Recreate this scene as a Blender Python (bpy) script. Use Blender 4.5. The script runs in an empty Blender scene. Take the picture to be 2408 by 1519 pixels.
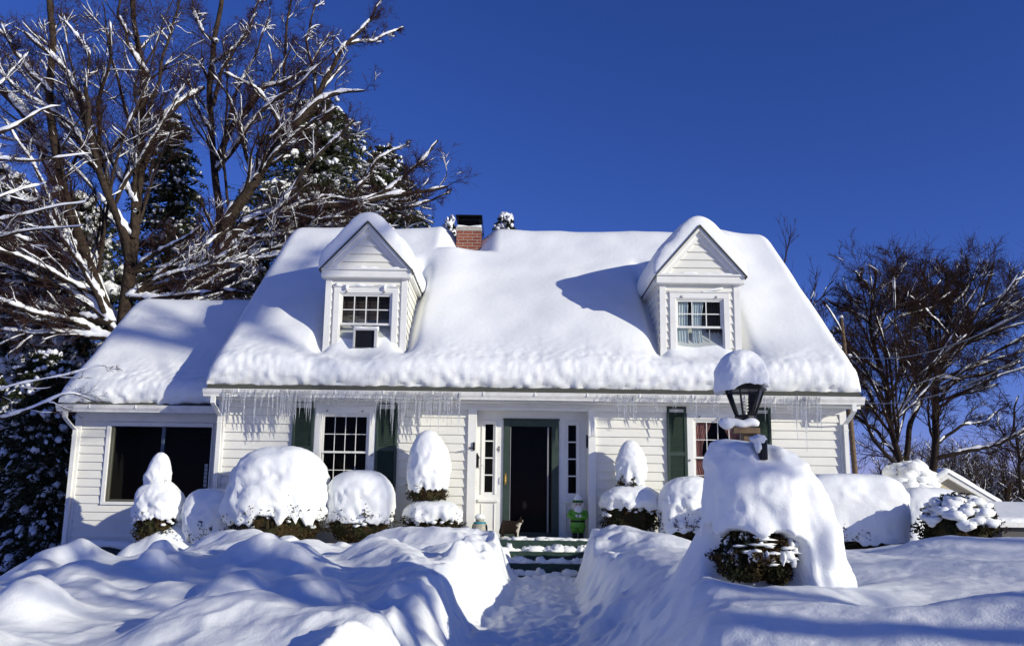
import bpy, math, random
import numpy as np
from mathutils import Vector, Matrix, Quaternion
random.seed(7)
RNG = np.random.default_rng(11)
sc = bpy.context.scene

# ------------------------------------------------------------------ camera
F_PX, PPX, PPY = 1900.0, 1204.0, 880.0          # focal length and optical centre for a 2408x1519 view
PITCH, ROLL = math.radians(9.4), 0.013
EYE = np.array([0.0, -14.0, 0.51])
_f = np.array([0, math.cos(PITCH), math.sin(PITCH)])
_r0 = np.array([1.0, 0, 0]); _u0 = np.array([0, -math.sin(PITCH), math.cos(PITCH)])
_r = _r0*math.cos(ROLL) + _u0*math.sin(ROLL)
_u = _u0*math.cos(ROLL) - _r0*math.sin(ROLL)
cam = bpy.data.cameras.new('camera'); camo = bpy.data.objects.new('camera', cam)
sc.collection.objects.link(camo); sc.camera = camo
cam.sensor_width = 36; cam.lens = 36*F_PX/2408
cam.shift_x = (1204-PPX)/2408; cam.shift_y = (PPY-759.5)/2408
cam.clip_start = 0.1; cam.clip_end = 3000
M = Matrix([[_r[0], _u[0], -_f[0], EYE[0]], [_r[1], _u[1], -_f[1], EYE[1]], [_r[2], _u[2], -_f[2], EYE[2]], [0, 0, 0, 1]])
camo.matrix_world = M

# ------------------------------------------------------------------ world and sun
SUN = np.array([1.5, -1.0, 0.5]); SUN = SUN/np.linalg.norm(SUN)
ELEV = math.asin(SUN[2]); AZ = math.atan2(SUN[0], SUN[1])
w = bpy.data.worlds.new('World'); sc.world = w; w.use_nodes = True
nt = w.node_tree; bg = nt.nodes['Background']
sky = nt.nodes.new('ShaderNodeTexSky'); sky.sky_type = 'NISHITA'; sky.sun_disc = False
sky.sun_elevation = ELEV; sky.sun_rotation = AZ
sky.air_density = 1.0; sky.dust_density = 0.0; sky.ozone_density = 6.0; sky.altitude = 1500
hs = nt.nodes.new('ShaderNodeHueSaturation'); hs.inputs['Saturation'].default_value = 1.10
hs.inputs['Hue'].default_value = 0.5
tint = nt.nodes.new('ShaderNodeMix'); tint.data_type = 'RGBA'; tint.blend_type = 'MULTIPLY'; tint.inputs[0].default_value = 1.0
tint.inputs[7].default_value = (1.12, 0.625, 0.93, 1)          # the deep violet blue of a dry winter sky
nt.links.new(sky.outputs[0], hs.inputs['Color']); nt.links.new(hs.outputs[0], tint.inputs[6]); nt.links.new(tint.outputs[2], bg.inputs['Color'])
bg.inputs['Strength'].default_value = 0.145
sl = bpy.data.lights.new('sun', 'SUN'); sl.energy = 4.45; sl.angle = math.radians(0.5); sl.color = (1.0, 0.955, 0.80)
so = bpy.data.objects.new('sun', sl); sc.collection.objects.link(so)
so.rotation_euler = Vector(-SUN).to_track_quat('-Z', 'Y').to_euler(); so.location = (20, -20, 20)
vs = sc.view_settings; vs.view_transform = 'Standard'; vs.look = 'None'; vs.exposure = 0.0; vs.gamma = 1.0
sc.cycles.use_denoising = True
sc.cycles.max_bounces = 6; sc.cycles.transparent_max_bounces = 12

def W(u, v, Y):
    """world (x, z) of the point seen at (u, v) of a 2408x1519 view of the place, on the vertical plane y=Y"""
    d = F_PX*_f + (u-PPX)*_r - (v-PPY)*_u
    t = (Y-EYE[1])/d[1]
    p = EYE + t*d
    return p[0], p[2]
def W3(u, v, Y):
    x, z = W(u, v, Y); return np.array([x, Y, z])

# ------------------------------------------------------------------ noise
_P = RNG.random((64, 64, 64))
def vnoise(x, y, z):
    x, y, z = np.broadcast_arrays(np.asarray(x, float), np.asarray(y, float), np.asarray(z, float))
    xi, yi, zi = np.floor(x).astype(int), np.floor(y).astype(int), np.floor(z).astype(int)
    fx, fy, fz = x-xi, y-yi, z-zi
    fx = fx*fx*(3-2*fx); fy = fy*fy*(3-2*fy); fz = fz*fz*(3-2*fz)
    def g(a, b, c): return _P[(xi+a) & 63, (yi+b) & 63, (zi+c) & 63]
    r = 0
    for a in (0, 1):
        for b in (0, 1):
            for c in (0, 1):
                r = r + g(a, b, c)*(fx if a else 1-fx)*(fy if b else 1-fy)*(fz if c else 1-fz)
    return r*2-1
def fbm(x, y, z, o=3, g=0.5):
    r = 0; a = 1.0; s = 1.0
    for i in range(o):
        r = r + a*vnoise(x*s+17.3*i, y*s+5.1*i, z*s+9.7*i); a *= g; s *= 2.03
    return r
def billow(x, y, z, o=2):
    return 1-2*np.abs(fbm(x, y, z, o))
def sstep(a, b, x):
    t = np.clip((x-a)/(b-a), 0, 1); return t*t*(3-2*t)

# ------------------------------------------------------------------ materials
MATS = {}
def mat(name, color, rough=0.6, metal=0.0, spec=0.3, noise=None, bump=None, extra=None, **kw):
    m = bpy.data.materials.new(name); m.use_nodes = True
    n = m.node_tree.nodes; l = m.node_tree.links; b = n['Principled BSDF']
    b.inputs['Base Color'].default_value = (*color, 1); b.inputs['Roughness'].default_value = rough
    b.inputs['Metallic'].default_value = metal; b.inputs['Specular IOR Level'].default_value = spec
    tc = n.new('ShaderNodeTexCoord')
    if noise:
        c2, scale, lo, hi = noise
        tx = n.new('ShaderNodeTexNoise'); tx.inputs['Scale'].default_value = scale; tx.inputs['Detail'].default_value = 5
        l.new(tc.outputs['Object'], tx.inputs['Vector'])
        cr = n.new('ShaderNodeValToRGB'); cr.color_ramp.elements[0].position = lo; cr.color_ramp.elements[1].position = hi
        cr.color_ramp.elements[0].color = (*color, 1); cr.color_ramp.elements[1].color = (*c2, 1)
        l.new(tx.outputs['Fac'], cr.inputs['Fac']); l.new(cr.outputs['Color'], b.inputs['Base Color'])
    if bump:
        prev = None
        for scale, strength, dist in bump:
            tx = n.new('ShaderNodeTexNoise'); tx.inputs['Scale'].default_value = scale; tx.inputs['Detail'].default_value = 4
            l.new(tc.outputs['Object'], tx.inputs['Vector'])
            bn = n.new('ShaderNodeBump'); bn.inputs['Strength'].default_value = strength; bn.inputs['Distance'].default_value = dist
            l.new(tx.outputs['Fac'], bn.inputs['Height'])
            if prev: l.new(prev.outputs['Normal'], bn.inputs['Normal'])
            prev = bn
        l.new(prev.outputs['Normal'], b.inputs['Normal'])
    for k, v in kw.items(): b.inputs[k.replace('_', ' ')].default_value = v
    MATS[name] = m
    return m
snow = mat('snow', (0.85, 0.865, 0.85), 0.62, spec=0.25, bump=[(11, 0.25, 0.025), (60, 0.35, 0.006), (220, 0.4, 0.002)])
snow_ground_m = mat('ground snow', (0.85, 0.865, 0.85), 0.55, spec=0.3, bump=[(18, 0.35, 0.014), (70, 0.45, 0.006), (260, 0.6, 0.003)])
snow_tree = mat('branch snow', (0.83, 0.84, 0.86), 0.7, spec=0.1)
paint = mat('white house paint', (0.76, 0.75, 0.685), 0.5, noise=((0.69, 0.68, 0.615), 3.0, 0.35, 0.8), bump=[(120, 0.08, 0.002)])
trim_m = mat('white trim paint', (0.77, 0.765, 0.725), 0.42, noise=((0.70, 0.695, 0.655), 5, 0.4, 0.8))
gutter_m = mat('gutter paint', (0.77, 0.76, 0.71), 0.35, noise=((0.62, 0.61, 0.56), 9, 0.45, 0.8))
green = mat('dark green paint', (0.032, 0.052, 0.040), 0.5, noise=((0.042, 0.064, 0.050), 8, 0.4, 0.7))
green_step = mat('green step paint', (0.018, 0.045, 0.033), 0.6, noise=((0.035, 0.06, 0.05), 14, 0.4, 0.7), bump=[(40, 0.3, 0.004)])
shingle = mat('asphalt shingle', (0.045, 0.05, 0.04), 0.9, noise=((0.10, 0.10, 0.085), 60, 0.35, 0.7), bump=[(50, 0.6, 0.01)])
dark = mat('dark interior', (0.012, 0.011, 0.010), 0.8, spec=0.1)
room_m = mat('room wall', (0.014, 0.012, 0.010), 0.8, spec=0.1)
black = mat('black metal', (0.012, 0.012, 0.013), 0.38, 0.3)
brass = mat('brass', (0.55, 0.36, 0.10), 0.3, 1.0)
wood = mat('weathered wood', (0.20, 0.135, 0.075), 0.8, noise=((0.10, 0.07, 0.045), 18, 0.35, 0.7), bump=[(50, 0.5, 0.004)])
bark = mat('bark', (0.060, 0.043, 0.030), 0.9, spec=0.1, noise=((0.022, 0.017, 0.014), 9, 0.35, 0.7), bump=[(14, 0.9, 0.04)])
bark_far = mat('far bark', (0.030, 0.022, 0.017), 0.9, spec=0.1)
twig_m = mat('red brown twigs', (0.048, 0.026, 0.024), 0.85, spec=0.1)
twig_far = mat('brown twigs', (0.034, 0.019, 0.015), 0.9, spec=0.1)
needles = mat('dark needles', (0.018, 0.028, 0.012), 0.8, spec=0.15, noise=((0.045, 0.045, 0.018), 3, 0.4, 0.65))
brush_m = mat('brown brush', (0.045, 0.030, 0.018), 0.9, spec=0.1)
yew = mat('yew foliage', (0.055, 0.034, 0.015), 0.8, spec=0.12, noise=((0.026, 0.030, 0.012), 6, 0.4, 0.62))
yew_core = mat('shrub core', (0.014, 0.011, 0.006), 0.9, spec=0.1)
metal_hood = mat('chimney hood metal', (0.015, 0.015, 0.017), 0.45, 0.6)
mortar = mat('mortar cap', (0.42, 0.39, 0.34), 0.85, noise=((0.3, 0.28, 0.24), 20, .4, .7))
alu = mat('brushed white metal', (0.55, 0.55, 0.53), 0.4, 0.2)
lace = mat('pale curtain', (0.66, 0.76, 0.80), 0.85, noise=((0.80, 0.86, 0.88), 12, .4, .7))
rose = mat('rose curtain', (0.34, 0.15, 0.13), 0.85, noise=((0.46, 0.23, 0.20), 14, .4, .7))
blind = mat('brown blind', (0.10, 0.075, 0.06), 0.7)
cream = mat('cream siding', (0.50, 0.44, 0.30), 0.7)
lime = mat('lime green plastic', (0.12, 0.36, 0.04), 0.4)
lime_dk = mat('dark green plastic', (0.02, 0.13, 0.02), 0.4)
face_m = mat('pale plastic', (0.62, 0.47, 0.36), 0.45)
beard_m = mat('white plastic', (0.72, 0.73, 0.72), 0.45)
teal = mat('teal plastic', (0.03, 0.22, 0.28), 0.45)
buff = mat('buff plastic', (0.45, 0.42, 0.34), 0.5, noise=((0.3, 0.28, 0.22), 30, .4, .6))

def brick_mat():
    m = bpy.data.materials.new('red brick'); m.use_nodes = True
    n = m.node_tree.nodes; l = m.node_tree.links; b = n['Principled BSDF']; b.inputs['Roughness'].default_value = 0.85
    tc = n.new('ShaderNodeTexCoord'); mp = n.new('ShaderNodeMapping'); mp.inputs['Rotation'].default_value = (math.pi/2, 0, 0)
    # u runs along x+y so that every face of the stack is laid in courses
    sx = n.new('ShaderNodeSeparateXYZ'); ad = n.new('ShaderNodeMath'); ad.operation = 'ADD'; cx = n.new('ShaderNodeCombineXYZ')
    l.new(tc.outputs['Object'], sx.inputs[0]); l.new(sx.outputs['X'], ad.inputs[0]); l.new(sx.outputs['Y'], ad.inputs[1])
    l.new(ad.outputs[0], cx.inputs['X']); l.new(sx.outputs['Z'], cx.inputs['Y'])
    br = n.new('ShaderNodeTexBrick'); l.new(cx.outputs[0], br.inputs['Vector'])
    br.inputs['Scale'].default_value = 1.0; br.inputs['Brick Width'].default_value = 0.21; br.inputs['Row Height'].default_value = 0.072
    br.inputs['Mortar Size'].default_value = 0.008; br.inputs['Mortar Smooth'].default_value = 0.1
    br.inputs['Color1'].default_value = (0.17, 0.042, 0.024, 1); br.inputs['Color2'].default_value = (0.26, 0.075, 0.040, 1)
    br.inputs['Mortar'].default_value = (0.30, 0.25, 0.20, 1)
    l.new(br.outputs['Color'], b.inputs['Base Color'])
    bp = n.new('ShaderNodeBump'); bp.inputs['Strength'].default_value = 0.5; bp.inputs['Distance'].default_value = 0.006; bp.invert = True
    l.new(br.outputs['Fac'], bp.inputs['Height']); l.new(bp.outputs[0], b.inputs['Normal'])
    return m
brick = brick_mat()
def glass_mat(name, tint=(1, 1, 1), ior=1.5):
    m = bpy.data.materials.new(name); m.use_nodes = True
    n = m.node_tree.nodes; l = m.node_tree.links; n.remove(n['Principled BSDF'])
    out = n['Material Output']; mx = n.new('ShaderNodeMixShader'); tr = n.new('ShaderNodeBsdfTransparent'); gl = n.new('ShaderNodeBsdfGlossy')
    fr = n.new('ShaderNodeFresnel'); fr.inputs['IOR'].default_value = ior
    gl.inputs['Roughness'].default_value = 0.02; tr.inputs['Color'].default_value = (*tint, 1)
    l.new(fr.outputs[0], mx.inputs[0]); l.new(tr.outputs[0], mx.inputs[1]); l.new(gl.outputs[0], mx.inputs[2]); l.new(mx.outputs[0], out.inputs['Surface'])
    return m
glass = glass_mat('window glass', (0.78, 0.80, 0.79), 1.16)
lamp_glass = glass_mat('lantern glass', (0.93, 0.94, 0.93), 1.45)
def ice_mat():
    m = bpy.data.materials.new('ice'); m.use_nodes = True
    b = m.node_tree.nodes['Principled BSDF']
    b.inputs['Base Color'].default_value = (0.96, 0.975, 0.99, 1); b.inputs['Transmission Weight'].default_value = 0.85
    b.inputs['IOR'].default_value = 1.31; b.inputs['Roughness'].default_value = 0.10
    return m
ice = ice_mat()

# ------------------------------------------------------------------ object helpers
ROOTS = {}
def link(o): sc.collection.objects.link(o); return o
def tag(o, label=None, cat=None, group=None, kind=None):
    if label: o['label'] = label
    if cat: o['category'] = cat
    if group: o['group'] = group
    if kind: o['kind'] = kind
    return o
def thing(name, label, cat, loc, group=None):
    o = link(bpy.data.objects.new(name, None)); o.location = [float(c) for c in loc]; o.empty_display_size = 0.2
    ROOTS[o.name] = np.array([float(c) for c in loc])
    return tag(o, label, cat, group)
def origin_of(o):
    while o is not None:
        if o.name in ROOTS: return ROOTS[o.name]
        o = o.parent
    return np.zeros(3)
def mesh_obj(name, verts, faces, m, parent=None, smooth=True, loc=None):
    verts = np.asarray(verts, float).reshape(-1, 3)
    off = origin_of(parent) if parent is not None else (np.array(loc, float) if loc is not None else np.zeros(3))
    verts = verts-off
    me = bpy.data.meshes.new(name)
    if isinstance(faces, np.ndarray):
        nf, k = faces.shape
        me.vertices.add(len(verts)); me.vertices.foreach_set('co', verts.astype(np.float32).ravel())
        me.loops.add(nf*k); me.loops.foreach_set('vertex_index', faces.astype(np.int32).ravel())
        me.polygons.add(nf); me.polygons.foreach_set('loop_start', (np.arange(nf)*k).astype(np.int32))
        me.polygons.foreach_set('loop_total', np.full(nf, k, np.int32))
        me.update(calc_edges=True)
    else:
        me.from_pydata(verts.tolist(), [], faces); me.update()
    if smooth: me.polygons.foreach_set('use_smooth', np.ones(len(me.polygons), bool))
    mats = m if isinstance(m, (list, tuple)) else [m]
    for q in mats: me.materials.append(q)
    o = link(bpy.data.objects.new(name, me))
    if parent is not None: o.parent = parent
    else:
        o.location = off.tolist(); ROOTS[o.name] = off
    return o
class MB:
    def __init__(s): s.v = []; s.f = []
    def add(s, verts, faces):
        b = len(s.v); s.v.extend([tuple(map(float, p)) for p in verts]); s.f.extend([tuple(int(i)+b for i in f) for f in faces]); return s
    def box(s, x0, x1, y0, y1, z0, z1):
        v = [(x0, y0, z0), (x1, y0, z0), (x1, y1, z0), (x0, y1, z0), (x0, y0, z1), (x1, y0, z1), (x1, y1, z1), (x0, y1, z1)]
        return s.add(v, [(0, 3, 2, 1), (4, 5, 6, 7), (0, 1, 5, 4), (1, 2, 6, 5), (2, 3, 7, 6), (3, 0, 4, 7)])
    def bevbox(s, x0, x1, y0, y1, z0, z1, b=0.004):
        """a box whose front edges (towards -y) are chamfered"""
        v = [(x0, y0+b, z0), (x1, y0+b, z0), (x1, y1, z0), (x0, y1, z0), (x0, y0+b, z1), (x1, y0+b, z1), (x1, y1, z1), (x0, y1, z1),
             (x0+b, y0, z0+b), (x1-b, y0, z0+b), (x1-b, y0, z1-b), (x0+b, y0, z1-b)]
        return s.add(v, [(0, 3, 2, 1), (4, 5, 6, 7), (1, 2, 6, 5), (3, 0, 4, 7), (2, 3, 7, 6), (8, 9, 10, 11), (0, 1, 9, 8), (1, 5, 10, 9), (5, 4, 11, 10), (4, 0, 8, 11)])
    def prism(s, poly, axis, a0, a1):
        """poly: list of 2-D points; extruded along axis ('x' -> points are (y,z); 'y' -> (x,z); 'z' -> (x,y))"""
        n = len(poly)
        def mk(p, a): return (a, p[0], p[1]) if axis == 'x' else ((p[0], a, p[1]) if axis == 'y' else (p[0], p[1], a))
        v = [mk(p, a0) for p in poly]+[mk(p, a1) for p in poly]
        f = [tuple(range(n))[::-1], tuple(range(n, 2*n))]+[(i, (i+1) % n, n+(i+1) % n, n+i) for i in range(n)]
        return s.add(v, f)
    def tube(s, pts, rad, sides=8, cap=True):
        pts = [np.array(p, float) for p in pts]; n = len(pts)
        if not hasattr(rad, '__len__'): rad = [rad]*n
        vs_ = []; prev = None
        for i in range(n):
            t = pts[min(i+1, n-1)]-pts[max(i-1, 0)]; t = t/(np.linalg.norm(t)+1e-9)
            ref = np.array([0, 0, 1.0]) if abs(t[2]) < 0.9 else np.array([1.0, 0, 0])
            a = np.cross(t, ref) if prev is None else prev-t*np.dot(prev, t); a /= np.linalg.norm(a)+1e-9; prev = a
            c = np.cross(t, a)
            for k in range(sides):
                q = 2*math.pi*k/sides; vs_.append(pts[i]+rad[i]*(math.cos(q)*a+math.sin(q)*c))
        f = [(i*sides+k, i*sides+(k+1) % sides, (i+1)*sides+(k+1) % sides, (i+1)*sides+k) for i in range(n-1) for k in range(sides)]
        if cap: f += [tuple(range(sides))[::-1], tuple(range((n-1)*sides, n*sides))]
        return s.add(vs_, f)
    def lathe(s, prof, c, sides=20, sx=1, sy=1):
        n = len(prof)
        vs_ = [(c[0]+r*math.cos(2*math.pi*k/sides)*sx, c[1]+r*math.sin(2*math.pi*k/sides)*sy, c[2]+z) for r, z in prof for k in range(sides)]
        f = [(i*sides+k, i*sides+(k+1) % sides, (i+1)*sides+(k+1) % sides, (i+1)*sides+k) for i in range(n-1) for k in range(sides)]
        f += [tuple(range(sides))[::-1], tuple(range((n-1)*sides, n*sides))]
        return s.add(vs_, f)
    def blob(s, c, r, nu=14, nv=9, amp=0.0, freq=3.0, seed=0):
        ph = np.linspace(0, 2*math.pi, nu, endpoint=False); th = np.linspace(0.02, math.pi-0.02, nv)
        T, P_ = np.meshgrid(th, ph, indexing='ij')
        d = np.stack([np.sin(T)*np.cos(P_), np.sin(T)*np.sin(P_), np.cos(T)], -1).reshape(-1, 3)
        k = 1+amp*fbm(d[:, 0]*freq+seed*3.1, d[:, 1]*freq+seed, d[:, 2]*freq, 2)
        v = np.array(c)+d*np.array(r)*k[:, None]
        f = [(i*nu+j, (i+1)*nu+j, (i+1)*nu+(j+1) % nu, i*nu+(j+1) % nu) for i in range(nv-1) for j in range(nu)]
        f += [tuple(range(nu)), tuple(range((nv-1)*nu, nv*nu))[::-1]]
        return s.add(v, f)
    def build(s, name, m, parent=None, smooth=False, loc=None):
        return mesh_obj(name, s.v, s.f, m, parent, smooth, loc)
def grid_faces(nr, nc, wrap=False):
    i = np.arange(nr-1)[:, None]; j = np.arange(nc if wrap else nc-1)[None, :]
    j2 = (j+1) % nc
    a = i*nc+j; b = i*nc+j2; c = (i+1)*nc+j2; d = (i+1)*nc+j
    return np.stack([a, b, c, d], -1).reshape(-1, 4)
def edge(d, w_): t = np.clip(d/w_, 0, 1); return np.sqrt(np.clip(1-(1-t)**2, 0, 1))
def spaced(a, b, n, wa=0.0, wb=0.0, k=9):
    xs = [np.linspace(a+wa, b-wb, n)]
    if wa: q = np.linspace(0, 1, k)[:-1]; xs.insert(0, a+wa*q**2)
    if wb: q = np.linspace(0, 1, k)[:-1]; xs.append(b-wb*(q**2)[::-1])
    return np.concatenate(xs)

# snow lying on a gable roof. a runs along the ridge, b across it
def roof_snow(name, parent, a0, a1, b_eave, z_eave, b_ridge, tan_t, T0, step=0.05, cut0=True, cut1=True, axis='x', s_in=0.10,
              back=True, mod=None, lump=1.0, seed=0, ew=0.3, both_eaves=False, label=None, wdf=None, rnd=0.0, droop=0.0, ewb=None):
    run = abs(b_ridge-b_eave); sg = 1 if b_ridge > b_eave else -1
    ct = 1/math.sqrt(1+tan_t**2); st = tan_t*ct; L = run/ct
    Lb = L-s_in if back else 0.8
    A = spaced(a0, a1, max(6, int((a1-a0)/step)), 0.3 if cut0 else 0, 0.3 if cut1 else 0)
    S = spaced(s_in, L+Lb, int((L+Lb)/step), 0.35, 0.35 if back else 0, 12)
    SS, AA = np.meshgrid(S, A, indexing='ij')
    front = SS <= L
    pb = np.where(front, b_eave+sg*SS*ct, b_ridge+sg*(SS-L)*ct); pz = z_eave+np.where(front, SS*st, L*st-(SS-L)*st)
    wd = min(0.5, L*0.4) if wdf is None else L*wdf; k = sstep(L-wd, L+wd, SS); nb = -sg*st*(1-2*k); nz = ct*np.ones_like(k)
    ln = np.sqrt(nb**2+nz**2); nb /= ln; nz /= ln
    T = T0*(1+0.10*fbm(AA*0.7+seed, SS*0.7, seed*1.7, 3))
    lowest = np.minimum(SS-s_in, L+Lb-SS if back else 99)
    T = T+lump*0.012*fbm(AA*1.4, SS*1.4, seed, 2)
    T = T-droop*sstep(0.4, 1.0, np.abs(SS-L)/L)
    if mod is not None: T = mod(AA, pb, T, pz)
    ewb = ew if ewb is None else ewb
    E = edge(SS-s_in, ewb)
    if back: E = E*edge(L+Lb-SS, ewb)
    if cut0: E = E*edge(AA-a0, ew)
    if cut1: E = E*edge(a1-AA, ew)
    T = np.maximum(T, 0.01)*E
    B = pb+nb*T; Z = pz+nz*T
    # the snow bulges a little past the roof edge
    Z = Z-tan_t*(np.sqrt((pb-b_ridge)**2+rnd**2)-np.abs(pb-b_ridge))*(E > 0.02)
    jt = 0.035*fbm(AA*9+seed, Z*14, B*14, 2)*sstep(0.12, 0.0, lowest)*lump; B = B+sg*ct*jt; Z = Z+st*jt
    # crumbly, lumpy snow towards the eave
    am = lump*(sstep(1.0, 0.1, lowest)*0.75+0.25*sstep(1.6, 0.6, lowest))*sstep(0, 0.05, lowest)
    dn = 0.5*0.022*fbm(AA*7+seed, B*7+Z*1.7, Z*7, 2)+0.013*billow(AA*14, B*11, Z*12+seed, 2)+0.012*fbm(AA*24, B*24, Z*24, 1)
    B = B-sg*am*dn*(0.6+0.4*E); Z = Z+am*dn*0.5
    X, Y = (AA, B) if axis == 'x' else (B, AA)
    v = np.stack([X, Y, Z], -1).reshape(-1, 3)
    o = mesh_obj(name, v, grid_faces(len(S), len(A)), snow, parent)
    if label: o['label'] = label
    return o

def lap_siding(mb, xl, xr, z0, z1, y, openings=(), exp=0.149, lip=0.027, flip=1, zstart=None):
    """courses of lap siding on plane y; xl/xr functions of z or numbers; openings are (x0,x1,z0,z1)"""
    fl = xl if callable(xl) else (lambda z: xl)
    fr = xr if callable(xr) else (lambda z: xr)
    zc = z0 if zstart is None else zstart
    while zc < z1-1e-6:
        za, zb = max(zc, z0), min(zc+exp, z1)
        if zb > za+1e-5:
            cuts = sorted({za, zb}|{z for o in openings for z in (o[2], o[3]) if za+1e-4 < z < zb-1e-4})
            for p, q in zip(cuts[:-1], cuts[1:]):
                mid = (p+q)/2
                iv = [(None, None)]
                segs = [(fl(mid), fr(mid))]
                for o in openings:
                    if o[2] < mid < o[3]:
                        ns = []
                        for a, b in segs:
                            if o[1] <= a or o[0] >= b: ns.append((a, b)); continue
                            if o[0] > a: ns.append((a, o[0]))
                            if o[1] < b: ns.append((o[1], b))
                        segs = ns
                for a, b in segs:
                    if b-a < 0.003: continue
                    la = fl(p)-fl(mid) if abs(a-fl(mid)) < 1e-6 else 0; lb = fl(q)-fl(mid) if abs(a-fl(mid)) < 1e-6 else 0
                    ra = fr(p)-fr(mid) if abs(b-fr(mid)) < 1e-6 else 0; rb = fr(q)-fr(mid) if abs(b-fr(mid)) < 1e-6 else 0
                    yp = y-flip*lip*(1-(p-zc)/exp); yq = y-flip*lip*(1-(q-zc)/exp)
                    mb.add([(a+la, yp, p), (b+ra, yp, p), (b+rb, yq, q), (a+lb, yq, q), (a+la, y+flip*0.01, p), (b+ra, y+flip*0.01, p)],
                           [(0, 1, 2, 3), (4, 5, 1, 0)])
        zc += exp

def leaf_cloud(P, size, rng, flat=0.0, aspect=0.45, drop=0.0):
    """small pointed leaves (two triangles each) at the points P"""
    n = len(P)
    d = rng.normal(size=(n, 3)); d[:, 2] = d[:, 2]*(1-flat)-drop; d /= np.linalg.norm(d, axis=1)[:, None]
    e = np.cross(d, rng.normal(size=(n, 3))); e /= np.linalg.norm(e, axis=1)[:, None]
    s = size*(0.6+0.8*rng.random(n))[:, None]
    v = np.stack([P-d*s, P-e*s*aspect, P+d*s, P+e*s*aspect], 1).reshape(-1, 3)
    f = np.arange(n*4).reshape(-1, 4)
    return v, f

# ------------------------------------------------------------------ the house
TAN = 0.90; CT = 1/math.sqrt(1+TAN**2); ST = TAN*CT
WX0, WX1 = -5.07, 5.80                      # main body corners
_, ZE = W(1250, 922, -0.42)                 # top of the eave
YR = 4.1                                    # ridge
ZR = ZE+(YR+0.42)*TAN
ZG = -0.9                                   # foot of the walls
house = thing('house', 'white clapboard house with two dormers and a roof buried in deep snow', 'house', (0.4, 0, ZG))

def VX(u, v, Y=0.0): return W(u, v, Y)[0]
def VZ(u, v, Y=0.0): return W(u, v, Y)[1]
# openings in the front wall
win_l = (VX(741, 1000), VX(884, 1000), VZ(812, 1163), VZ(812, 958))
win_r = (VX(1614, 1000), VX(1762, 1000), VZ(1690, 1176), VZ(1690, 972))
ent = (VX(1100, 1100), VX(1401, 1100), ZG, VZ(1250, 958))
ZT = ZE-0.16
mb = MB()
lap_siding(mb, WX0+0.1, WX1-0.1, ZG, ZT, 0.0, [win_l, win_r, ent], zstart=VZ(900, 1246)-0.149*8)
wall = mb.build('wall', paint, house)
mb = MB()
# gable ends and the back
for xs, sg in ((WX0, -1), (WX1, 1)):
    yy0, yy1 = 0.0, 2*YR
    z = ZG
    while z < ZR-0.25:
        zb = min(z+0.149, ZR-0.25)
        def lim(zz):
            if zz <= ZE: return yy0, yy1
            k = (zz-ZE+0.12)/TAN; return max(yy0, -0.42+k), min(yy1, 2*YR+0.42-k)
        a0, a1 = lim(z); b0, b1 = lim(zb)
        mb.add([(xs+sg*0.02, a0, z), (xs+sg*0.02, a1, z), (xs, b1, zb), (xs, b0, zb), (xs-sg*0.01, a0, z), (xs-sg*0.01, a1, z)], [(0, 1, 2, 3), (4, 5, 1, 0)])
        z += 0.149
mb.add([(WX0, 2*YR, ZG), (WX1, 2*YR, ZG), (WX1, 2*YR, ZT), (WX0, 2*YR, ZT)], [(0, 1, 2, 3)])
mb.build('side_wall', paint, house)
mb = MB()
for a, b in ((WX0-0.02, WX0+0.10), (WX1-0.10, WX1+0.02)):
    MBc = MB().bevbox(a, b, -0.035, 0.08, ZG, ZT).build('corner_board', trim_m, house)
# roof slab
def gable_slab(mb, x0, x1, ye, ze, yr, tan_t, th, yb=None):
    zr = ze+(yr-ye)*tan_t
    yb = 2*yr-ye if yb is None else yb; zb = zr-(yb-yr)*tan_t
    mb.prism([(ye, ze), (yr, zr), (yb, zb), (yb, zb-th), (yr, zr-th*1.2), (ye, ze-th)], 'x', x0, x1)
mb = MB(); gable_slab(mb, WX0-0.12, WX1+0.14, -0.42, ZE, YR, TAN, 0.05)
roof = mb.build('roof', shingle, house)
mb = MB()
mb.bevbox(WX0-0.10, WX1+0.12, -0.36, -0.02, ZT-0.005, ZT+0.09)                   # boxed eave
mb.box(WX0+0.1, WX1-0.1, -0.052, 0.0, ZT-0.11, ZT-0.006)                        # frieze under the eave
mb.build('frieze_board', trim_m, house)
for xa, xb in ((WX0-0.10, WX0-0.02), (WX1+0.02, WX1+0.12)):
    mb = MB(); ze2 = ZE-0.055
    mb.prism([(-0.40, ze2), (YR, ze2+(YR+0.40)*TAN), (2*YR+0.4, ze2), (2*YR+0.4, ze2-0.16), (YR, ze2+(YR+0.40)*TAN-0.2), (-0.40, ze2-0.16)], 'x', xa, xb)
    mb.build('rake_board', trim_m, house)
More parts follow.
